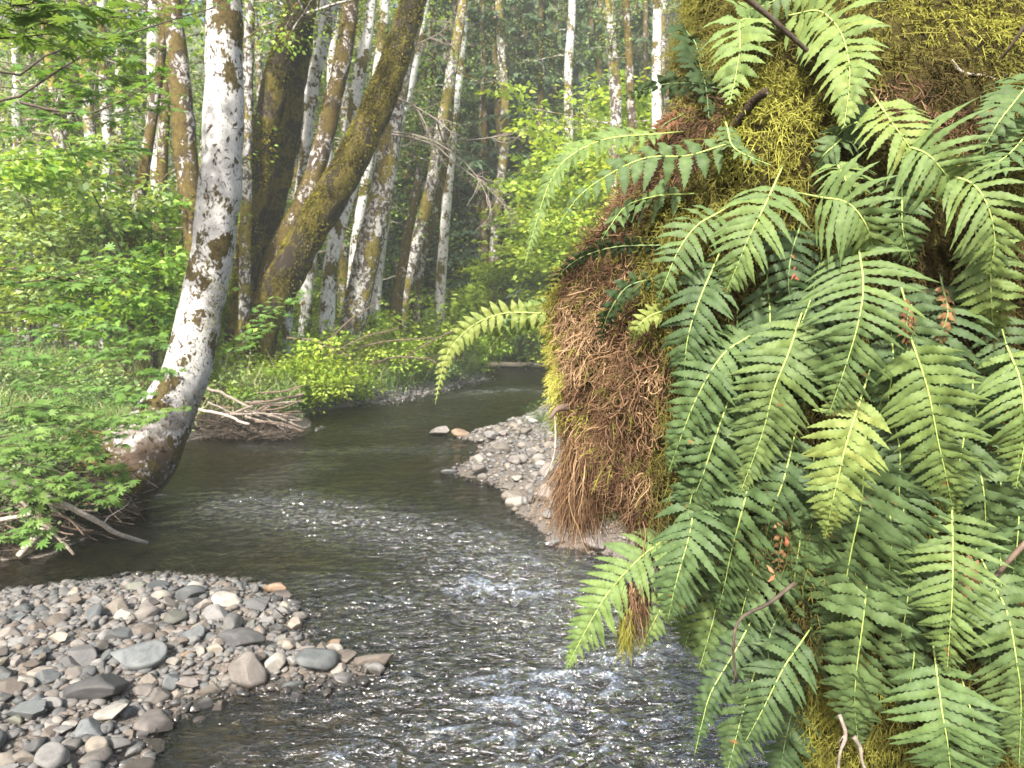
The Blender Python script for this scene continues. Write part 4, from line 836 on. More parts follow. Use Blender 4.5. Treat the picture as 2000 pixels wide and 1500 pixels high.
maple_branch('bright maple spray hanging into the top left corner', [[(-80, 60, 2.6), (60, 48, 2.6), (160, 40, 2.6), (260, 30, 2.65)], [(-100, 20, 2.5), (40, 10, 2.5), (150, 0, 2.5)], [(-60, 80, 2.7), (60, 70, 2.7), (150, 60, 2.7)]], .085, seed=1, nsub=8)
maple_branch('long thin dark maple branch rising across the upper left', [[(-60, 210, 4), (60, 180, 4.1), (150, 110, 4.2), (300, 50, 4.4), (420, 15, 4.6)], [(-60, 130, 4), (50, 145, 4.1), (110, 90, 4.3), (210, 75, 4.4), (330, -40, 4.5)], [(40, 200, 4), (130, 220, 4), (200, 215, 4), (300, 160, 4.2)]], .075, seed=2, nsub=9, wtw=.008)
maple_branch('maple spray reaching in from the left edge at trunk height', [[(-60, 612, 3.4), (40, 608, 3.5), (150, 590, 3.6), (215, 560, 3.7), (245, 530, 3.75)], [(-60, 560, 3.4), (60, 550, 3.5), (150, 535, 3.6), (230, 520, 3.7)], [(-40, 530, 3.5), (40, 525, 3.5), (120, 545, 3.6)]], .085, seed=3, nsub=8)
maple_branch('low maple spray over the mossy log end left of the white alder', [[(60, 790, 6), (150, 720, 6.1), (250, 700, 6.2), (320, 690, 6.3)], [(80, 760, 6), (200, 735, 6.1), (290, 730, 6.2)], [(150, 720, 6.3), (230, 680, 6.4), (300, 668, 6.5)]], .10, seed=4, nsub=8)
maple_branch('maple branch reaching across the foot of the white alder', [[(40, 860, 5.4), (140, 830, 5.6), (230, 815, 5.8), (310, 800, 6.0), (355, 800, 6.1)], [(100, 850, 5.5), (180, 840, 5.6), (250, 835, 5.7)]], .10, seed=5, nsub=9)
maple_branch('dense low maple spray at the left edge above the pool', [[(-60, 830, 5.0), (40, 820, 5.1), (120, 830, 5.2), (200, 850, 5.3)], [(-60, 880, 5.0), (30, 870, 5.0), (110, 880, 5.1), (190, 880, 5.2)], [(-60, 800, 5.0), (60, 795, 5.2), (150, 810, 5.3)]], .10, seed=6, nsub=10)
maple_branch('lowest maple leaves just above the slanting pale stick', [[(20, 900, 4.8), (90, 915, 4.85), (150, 930, 4.9), (200, 940, 5.0)], [(60, 930, 4.8), (130, 950, 4.9), (180, 970, 4.95), (215, 965, 5)], [(-50, 900, 4.7), (20, 920, 4.8), (60, 960, 4.85)]], .095, seed=7, nsub=6)
maple_branch('small maple twig at the left edge beside the pool', [[(-60, 1040, 4.5), (-10, 1050, 4.5), (15, 1058, 4.5)], [(-60, 720, 4.5), (-10, 700, 4.5), (20, 690, 4.5)]], .09, seed=8, nsub=4)
maple_branch('pale maple twig low against the foot of the dark maple trunk', [[(470, 640, 10), (520, 610, 10.2), (570, 590, 10.3)], [(440, 700, 9.8), (500, 650, 10)]], .12, seed=9, nsub=9)

maple_branch('high leafy maple branch filling the upper left behind the thin dark branch', [[(-60, 40, 6), (80, 70, 6.2), (200, 60, 6.4), (340, 30, 6.6)], [(-60, 110, 6), (80, 130, 6.2), (180, 110, 6.4), (290, 100, 6.6)], [(0, 170, 6), (100, 175, 6.2), (220, 150, 6.4)]], .11, seed=11, nsub=14)
maple_branch('drooping maple branch left of the moss-wrapped stem, above head height', [[(-80, 250, 6), (60, 250, 6.2), (180, 230, 6.4), (300, 215, 6.8)], [(-60, 320, 6), (60, 310, 6.2), (160, 300, 6.4), (250, 290, 6.6)], [(-60, 200, 6), (60, 210, 6.2), (160, 190, 6.4)]], .11, seed=12, nsub=13)
items = []
for k in range(16):
    Y = rg.uniform(5.6, 8.4); px = rg.uniform(-120, 250 - 0 * Y); X = (px - 1000) / F * Y
    if sdf(np.array([[X, Y]]), LEFT)[0] < .25: continue
    t = place(BU[rg.integers(6)], 'shrub', (X, Y, tz(X, Y)), rg.uniform(0, 6.28), rg.uniform(.25, .42), 'low leafy plants on the left bank', 'shrub'); items.append((t, 'knee-high leafy plant', (X, Y)))
label_all(items, [('the white leaning alder', (-3.3, 7.4))])

maple_branch('dense maple spray covering the hollow between the burl and the left edge', [[(-60, 900, 5.6), (60, 890, 5.7), (160, 900, 5.9), (230, 920, 6.0)], [(-60, 860, 5.8), (60, 850, 5.9), (180, 870, 6.1)], [(-60, 950, 5.3), (0, 940, 5.35), (90, 950, 5.4)]], .10, seed=13, nsub=11)
maple_branch('maple spray low on the bank behind the mossy log end', [[(-60, 760, 7), (80, 750, 7.1), (200, 770, 7.2), (290, 780, 7.2)], [(-60, 720, 7.2), (80, 700, 7.3), (200, 690, 7.4)], [(-60, 660, 7.6), (80, 650, 7.8), (200, 640, 8)]], .11, seed=14, nsub=13)
m = 9000; P = np.stack([RNG.uniform(-6.5, .3, m), RNG.uniform(11.5, 22, m)], 1); d_ = sdf(P, LEFT); P = P[(d_ > .5) & (d_ < 3.2)][:3600]
cover('grass', P, .95, 'tall straw-coloured grass stems standing among the bank plants', wdt=.007, lean=.22, ton=(.97, .08))

LB = [T_bush(130 + k, ('leaf_lime', 'leaf_bright', 'leaf_lime')[k], 1.7, .95, .11, 2600) for k in range(3)]
items = []
for px, Y, sc in [(985, 26.6, 1.2), (1030, 26.9, 1.3), (1075, 26.9, 1.4), (950, 25.2, 1.1), (1010, 27.6, 1.9), (1060, 27.8, 2.1), (1110, 26.5, 1.6), (920, 23.6, 1.0), (1150, 24.6, 1.6), (1085, 24.4, 1.1), (1120, 22.4, 1.3), (900, 22.2, .9), (1035, 29, 2.6), (1100, 29, 2.8), (970, 28.8, 2.2), (1180, 22, 1.5), (1230, 20, 1.5),
                  (600, 14.2, .8), (650, 15.0, .8), (700, 16.8, .9), (745, 17.2, .9), (560, 13.4, .75), (800, 19, 1.0), (850, 20.4, 1.0), (625, 16.5, 1.1), (690, 18.5, 1.3), (760, 20, 1.4), (520, 14, .8), (450, 13, .7), (470, 15, 1.0)]:
    Y = dry(px, Y); X = (px - 1000) / F * Y
    t = place(LB[rg.integers(3)], 'shrub', (X, Y, max(tz(X, Y), .05) - .05), rg.uniform(0, 6.28), sc, 'bright leafy shrubs along the banks', 'shrub', (0, rg.normal() * .08)); items.append((t, 'fresh lime green bank shrub', (X, Y)))
label_all(items, LM)

m = 90000; P = np.stack([RNG.uniform(.5, 16, m), RNG.uniform(5, 30, m)], 1); d_ = sdf(P, RIGHT); P = P[(d_ > 2.1 + .3 * RNG.random(m)) & (P[:, 0] < P[:, 1] * .75 + 1)]
cover('grass', P[:24000], .4, 'green grass on the rise behind the far gravel bar', wdt=.010, lean=.4)
P = P[24000:40000]; z = terrain(P[:, 0], P[:, 1])[0]; V, f, tn = leaf_tufts(np.column_stack([P, z + RNG.uniform(.05, .35, len(P))]), RNG, 4, .1, .07, .5); tag(mk('ground_cover', V, [f], M['leaf_mid'], tn), 'leafy ground cover on the rise behind the far gravel bar', 'ground cover', kind='stuff')

# ------------------------------------------------------------------ the moss-laden trunk on the right
rows = np.array([(-420, 1460, 2150, 1.95, .34), (-150, 1400, 2180, 1.85, .36), (0, 1362, 2230, 1.75, .38), (120, 1352, 2280, 1.72, .42), (220, 1345, 2300, 1.68, .44), (280, 1285, 2320, 1.66, .45), (380, 1235, 2350, 1.66, .46), (450, 1185, 2360, 1.66, .46), (520, 1110, 2370, 1.67, .46),
                 (600, 1085, 2370, 1.67, .45), (700, 1085, 2370, 1.67, .44), (800, 1104, 2360, 1.67, .43), (870, 1122, 2350, 1.66, .42), (915, 1175, 2340, 1.65, .40), (965, 1265, 2330, 1.64, .38), (1030, 1345, 2320, 1.62, .37), (1150, 1450, 2300, 1.62, .36), (1250, 1545, 2290, 1.62, .35), (1350, 1585, 2280, 1.62, .35),
                 (1500, 1600, 2290, 1.62, .35), (1700, 1590, 2300, 1.62, .36), (2000, 1560, 2330, 1.62, .38), (2450, 1480, 2420, 1.62, .42)], float)
pyv = np.linspace(-420, 2450, 230); Lx, Rx, Yc, Bd = [np.interp(pyv, rows[:, 0], rows[:, i]) for i in (1, 2, 3, 4)]
ker = np.hanning(9); ker /= ker.sum(); Lx = np.convolve(np.pad(Lx, 4, 'edge'), ker, 'valid')
th = np.linspace(0, 2 * np.pi, 200, endpoint=False); pl, pr = at(Lx, pyv, Yc), at(Rx, pyv, Yc); cxr = (pl[:, 0] + pr[:, 0]) / 2; ar = (pr[:, 0] - pl[:, 0]) / 2; zr = pl[:, 2]
ct, st_ = np.cos(th), np.sin(th); se = lambda v, p: np.sign(v) * np.abs(v) ** p
X = cxr[:, None] + ar[:, None] * se(ct, .85); Y = Yc[:, None] + Bd[:, None] * se(st_, .75); Zr = np.repeat(zr[:, None], 200, 1)
V = np.stack([X, Y, Zr], -1); out_ = nrm(np.stack([X - cxr[:, None], (Y - Yc[:, None]) * 1.5, X * 0], -1))
V = V + out_ * (fbm(V * 3.0, 3, 12) * .065 + fbm(V * 11, 2, 13) * .02 + fbm(V * np.array([16, 16, 5.]), 2, 14) * .022)[..., None]; V = V.reshape(-1, 3)
tr_ = empty('mossy_maple_trunk', (float(cxr[-30]), 1.62, -.2)); tag(tr_, 'huge maple trunk smothered in yellow-green and brown hanging moss, close by at the right', 'tree trunk')
TF = grid_faces(230, 200, True); mk('bark', V, [TF], M['moss_bed'], None, True, tr_)
bvh = BVHTree.FromPolygons([tuple(v) for v in V], [tuple(f) for f in TF.tolist()])
def hit(px, py):
    d = ray(px, py); h_ = bvh.ray_cast(Vector(CAM), Vector(d).normalized()); return h_[0]
# sample the surface
A, B, Cc, Dd = [V[TF[:, i]] for i in range(4)]; nf = np.cross(Cc - A, Dd - B); area = np.linalg.norm(nf, axis=1); fn = nrm(nf); ctr = (A + B + Cc + Dd) / 4
sgn = np.sign(((fn * (ctr - np.stack([np.interp(ctr[:, 2], zr[::-1], cxr[::-1]), np.full(len(ctr), 1.64), ctr[:, 2]], 1))).sum(1)).mean()); fn = fn * sgn
facing = (fn * nrm(CAM - ctr)).sum(1); ok = (facing > -.35) & (ctr[:, 2] > .2) & (ctr[:, 2] < 3.1)
idx = np.where(ok)[0]; pw = area[idx] / area[idx].sum()
def sample(n_, rng):
    k = rng.choice(idx, n_, p=pw); u, v = rng.random((2, n_, 1)); return A[k] * (1 - u) * (1 - v) + B[k] * u * (1 - v) + Cc[k] * u * v + Dd[k] * (1 - u) * v, fn[k]
def brownness(P):
    px, py, _ = proj(P); w_ = noise(P * 5, 31) * 55; x, y = px + w_, py + noise(P * 5, 32) * 55
    b = (x < 1300) & (y > 275) & (y < 1100); b &= ~((x < 1108 + noise(P * 9, 3) * 25) & (y > 540) & (y < 840)); b &= ~((x > 1292) & (y > 560) & (y < 800)); b |= (x < 1420) & (y > 150) & (y < 420) & (x < 1290 + (420 - y) * .6); b |= (x > 1230) & (x < 1290) & (y > 900) & (y < 1100)
    b |= (x > 1700) & (y > 70) & (y < 270) & (noise(P * 7, 55) > -.1); b |= noise(P * 4.5, 34) > .52
    return b
def moss_tone_shade(P):
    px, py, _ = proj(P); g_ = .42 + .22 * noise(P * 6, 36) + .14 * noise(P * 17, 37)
    for x, y, rx, ry, s_ in ((1540, 250, 130, 90, .32), (1085, 690, 45, 170, .34), (1340, 640, 70, 110, .3), (1850, 20, 140, 70, .32), (1330, 430, 50, 40, .3), (1780, 1320, 160, 160, .08), (1270, 1250, 60, 60, .2), (1830, 180, 130, 95, -.34), (1860, 620, 130, 200, -.25), (1580, 640, 200, 200, -.2), (1560, 1000, 90, 160, -.15)):  # last three spots paint the fronds' shade into the moss gaps
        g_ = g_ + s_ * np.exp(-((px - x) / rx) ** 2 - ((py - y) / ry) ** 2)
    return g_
rm = np.random.default_rng(21)
# green moss: feathery sprigs (a stem and its side branchlets), many
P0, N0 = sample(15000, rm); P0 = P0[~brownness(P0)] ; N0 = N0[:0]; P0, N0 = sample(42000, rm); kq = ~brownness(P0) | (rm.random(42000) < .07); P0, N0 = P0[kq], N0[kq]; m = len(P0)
g_ = moss_tone_shade(P0); L = rm.uniform(.020, .050, m)[:, None] * (1 + .4 * noise(P0 * 4, 40))[:, None]; d = nrm(N0 * .75 + rdir(m, rm) * .55 + np.array([0, 0, -.35])); bend = nrm(d * .5 + np.array([0, -.15, -1.]) + rdir(m, rm) * .4)
ts = np.linspace(0, 1, 5); S = P0[:, None] + d[:, None] * L[:, None] * ts[:, None] + bend[:, None] * (L[:, None] * .55) * (ts[:, None] ** 2); wst = .00115
parts = []; Vv, ff_ = ribbons(S, np.array([1, .95, .85, .6, .2])[None] * wst * rm.uniform(.8, 1.3, (m, 1)), nrm(np.array([0, 1., .2]) + rdir(m, rm) * .5)); tn = np.repeat(np.clip(g_ + rm.normal(0, .05, m), 0, 1), 10).reshape(m, 5, 2); tn = tn * np.array([.6, .8, 1, 1.1, 1.2])[None, :, None]; parts.append((Vv, [ff_], tn.ravel()))
for q in range(7):
    a = .2 + .11 * q; i0 = min(int(a * 4), 3); fq = a * 4 - i0; b0 = S[:, i0] * (1 - fq) + S[:, i0 + 1] * fq; td = nrm(S[:, i0 + 1] - S[:, i0]); sd_ = nrm(np.cross(td, nrm(np.array([0, 1., 0]) + rdir(m, rm) * .6))) * (1 if q % 2 else -1)
    d2 = nrm(td * .7 + sd_ + rdir(m, rm) * .25); l2 = L * (.36 - .03 * q) * rm.uniform(.5, 1.2, (m, 1)); Q = np.stack([b0, b0 + d2 * l2 * .55, b0 + d2 * l2 + np.array([0, 0, -.15]) * l2], 1); Vv, ff_ = ribbons(Q, np.array([1, .8, .15])[None] * wst * .8 * np.ones((m, 1)), nrm(np.array([0, 1., .2]) + rdir(m, rm) * .5))
    parts.append((Vv, [ff_], np.repeat(np.clip(g_ + .07 + rm.normal(0, .055, m), 0, 1), 6)))
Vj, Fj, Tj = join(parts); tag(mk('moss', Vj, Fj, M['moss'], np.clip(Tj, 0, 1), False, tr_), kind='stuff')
# brown hanging moss and rootlets: curling strands, longer toward the ragged lower hem
P0, N0 = sample(120000, rm); kq = brownness(P0); P0, N0 = P0[kq][:46000], N0[kq][:46000]; m = len(P0); K = 8
low = ss(.9, .62, P0[:, 2] / 1.0) * 0; px, py, _ = proj(P0); hem = ss(880, 1010, py) * (px < 1320)
L = rm.uniform(.025, .065, m) * (1 + 1.0 * hem); d = nrm(N0 * .5 + np.array([0, 0, -.8]) + rdir(m, rm) * .75); Q = [P0]
ax = rdir(m, rm) * rm.uniform(.2, .8, (m, 1))
for k in range(K - 1): d = nrm(d + np.cross(ax, d) * .7 + rdir(m, rm) * .5 + np.array([0, 0, -.16]) + N0 * .04); Q.append(Q[-1] + d * (L / (K - 1))[:, None])
bt = np.clip(.50 + .30 * noise(P0 * 7, 50) + .22 * noise(P0 * 19, 51) + rm.normal(0, .15, m) - .25 * ((px > 1225) & (px < 1420) & (py > 250) & (py < 480)), 0, 1)
Vv, ff_ = ribbons(np.stack(Q, 1), np.linspace(1, .35, K)[None] * 0.00098 * rm.uniform(.6, 1.6, (m, 1)), nrm(np.array([0, 1., .1]) + rdir(m, rm) * .6)); tag(mk('brown_moss', Vv, [ff_], M['brown_moss'], np.repeat(bt, 2 * K), False, tr_), kind='stuff')
# the ragged hanging tufts below the overhang
hems = [(1124, 890, 24, 175, 1900, 1.63), (1146, 900, 28, 150, 1900, 1.59), (1190, 900, 40, 90, 900, 1.56), (1245, 1000, 40, 60, 500, 1.55), (1275, 1040, 35, 110, 500, 1.5), (1212, 960, 50, 70, 500, 1.58), (1240, 1180, 35, 80, 420, 1.40), (1225, 1230, 22, 60, 420, 1.40)]
parts = []
for k, (x, y, wd, ln, c_, Yd) in enumerate(hems):
    pxs = rm.normal(x, wd * .35, c_); pys = y + rm.uniform(-45, 10, c_); Q = [at(pxs, pys, Yd + rm.normal(0, .045, c_))]; L = ln / F * Yd * rm.uniform(.4, 1.15, c_) * (1 - .5 * np.abs(pxs - x) / wd).clip(.3, 1); d = nrm(np.array([0, 0, -1.]) + rdir(c_, rm) * .3)
    for j in range(8): d = nrm(d + rdir(c_, rm) * .42 + np.array([0, 0, -.3])); Q.append(Q[-1] + d * (L / 7)[:, None])
    Vv, ff_ = ribbons(np.stack(Q, 1), np.linspace(1, .3, 9)[None] * .0010 * np.ones((c_, 1)), rdir(c_, rm)); parts.append((Vv, [ff_], np.repeat(np.clip(rm.normal(.5, .2, c_), 0, 1), 18), k))
Vj, Fj, Tj = join([p[:3] for p in parts[:6]]); tag(mk('moss_fringe', Vj, Fj, M['brown_moss'], Tj, False, tr_), kind='stuff')
t = empty('moss_tuft', at(1250, 1150, 1.4)); tag(t, 'small hanging tuft of brown and yellow moss between two drooping fronds over the water', 'moss tuft')
mk('brown_strands', parts[6][0], parts[6][1], M['brown_moss'], parts[6][2], False, t); mk('green_strands', parts[7][0], parts[7][1], M['moss'], parts[7][2] * .5 + .4, False, t)
C = catmull(np.array([at(1330, 1085, 1.5), at(1275, 1130, 1.43), at(1248, 1190, 1.40), at(1225, 1250, 1.40)]), 8); Vv, fs = tube(C, np.linspace(.006, .003, 8), 6, .2, 30, 2); mk('stem', Vv, fs, M['twig_brown'], None, True, t)

# ------------------------------------------------------------------ licorice fern fronds, each a thing of its own
def frond(label, pts, half, tone=.5, roll=0., off=.05, depth=None, one=0, dense=1., seed=None, dark=False, group='fern fronds on the mossy trunk', droopk=1., sparse=0, curl=1., mat='fern'):
    rng = np.random.default_rng(int(pts[0][0] * 7 + pts[0][1]) if seed is None else seed); pts = [(float(a), float(b)) for a, b in pts]
    plen = sum(math.dist(a, b) for a, b in zip(pts[:-1], pts[1:]))
    ds = []
    for a, b in pts:
        h_ = hit(a, b); ds.append(h_[1] if h_ is not None else None)
    if depth is not None: ds = list(depth) if hasattr(depth, '__len__') else [depth] * len(pts)
    else:
        known = [v for v in ds if v is not None] or [1.5]
        for i in range(len(ds)):
            if ds[i] is None: ds[i] = ds[i - 1] if i and ds[i - 1] is not None else known[0]
        ds = np.array(ds); ds = np.minimum(ds, 1.75); fit = np.polyfit(range(len(ds)), ds, 1); ds = .35 * ds + .65 * np.polyval(fit, range(len(ds))); ss_ = np.linspace(0, 1, len(ds)); ds = ds - off - .035 * np.sin(ss_ * np.pi)
    P = np.array([at(a, b, y) for (a, b), y in zip(pts, ds)]); NS = 64; C = catmull(P, NS); T = nrm(np.gradient(C, axis=0)); hw = half / F * float(np.mean(ds)) * 1.06
    toc = nrm(CAM - C); nn = nrm(toc + np.array([-.08, 0, .45])); Wd = nrm(np.cross(T, nn)); Nn = np.cross(Wd, T)
    rl = R(roll + rng.normal() * 7); Wd, Nn = Wd * math.cos(rl) + Nn * math.sin(rl), Nn * math.cos(rl) - Wd * math.sin(rl)
    n = max(12, int(plen / (13.6 * (1 + sparse)) * dense)); sv = 1 - (1 - (np.arange(n) + .35) / n) ** 1.22; K = 19; u = np.linspace(0, 1, K)
    length = np.linalg.norm(np.diff(C, axis=0), axis=1).sum(); Vs, tn = [], []; fa, fdr, fwk, ftp = rng.normal() * 4, rng.uniform(-.03, .10), rng.uniform(.88, 1.16), rng.uniform(.8, 1.1)
    for side in (-1, 1):
        if one and side != one: lk = .28
        else: lk = 1.
        for i, s in enumerate(sv):
            s_ = min(max(s + side * .004, 0), .999); j = s_ * (NS - 1); j0 = int(j); f = j - j0; j1 = min(j0 + 1, NS - 1)
            c, tt, ww, n_n = [a[j0] * (1 - f) + a[j1] * f for a in (C, T, Wd, Nn)]
            prof = (.66 + .34 * min(s / .16, 1)) * max(1 - s ** (2.1 * ftp), 0) ** .95 + .035; Lp = hw * prof * lk * rng.uniform(.88, 1.06) * (rng.uniform(.3, .7) if rng.random() < .035 else 1)
            ang = R(9 + fa + 34 * s + rng.normal() * 5); dirn = ww * side * math.cos(ang) + tt * math.sin(ang)
            gap = (sv[min(i + 1, n - 1)] - sv[max(i - 1, 0)]) / (2 if 0 < i < n - 1 else 1) * length; wmax = min(gap * .44, Lp * .31) * fwk
            shp = np.interp(u, [0, .08, .3, .62, .85, 1], [1.35, .88, 1.0, .74, .36, .02]); ser = 1 + .17 * (np.arange(K) % 2 * 2 - 1) * (u > .1)
            hwid = wmax * shp * ser; dr = rng.uniform(-.02, .12) * droopk + fdr + (.1 if droopk > 1 else 0); fw = rng.uniform(.04, .13)
            cen = c + dirn * (Lp * u)[:, None] + tt * (fw * Lp * u ** 2.2)[:, None] - np.array([0, 0, 1.]) * (dr * Lp * u ** 2)[:, None] + n_n * ((.10 * np.sin(u * 2.6) - .10 * u * u * curl) * Lp)[:, None]
            ph = rng.uniform(0, 6); wav = np.sin(u * 11 + ph) * .3 * hwid; across = nrm(np.cross(dirn, n_n)) ; cupv = rng.uniform(-.1, .35)
            tilt = rng.normal() * .22
            e1 = cen + across * hwid[:, None] - n_n * (hwid * (cupv + tilt) + wav)[:, None]; e2 = cen - across * hwid[:, None] - n_n * (hwid * (cupv - tilt) - wav)[:, None]
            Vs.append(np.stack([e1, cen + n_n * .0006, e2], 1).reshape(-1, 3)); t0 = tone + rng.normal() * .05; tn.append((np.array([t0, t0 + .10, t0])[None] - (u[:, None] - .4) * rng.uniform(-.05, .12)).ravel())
    f0 = grid_faces(K, 3); m = len(Vs); fs = (f0[None] + (np.arange(m) * K * 3)[:, None, None]).reshape(-1, 4)
    t = empty('fern_frond', C[0]); tag(t, label, 'fern frond', group)
    mk('pinnae', np.concatenate(Vs), [fs], M[mat], np.clip(np.concatenate(tn), 0, 1), True, t)
    st0 = C[0] - T[0] * .05 + toc[0] * -.04; Cm = np.vstack([st0, C[::3], C[-1]]) + np.vstack([Nn[0], Nn[::3], Nn[-1]]) * .0008; Vv, fq = tube(Cm, np.linspace(.0016, .0004, len(Cm)), 6); mk('midrib', Vv, fq, M['rachis_dark' if dark else 'rachis'], None, True, t)
    return t
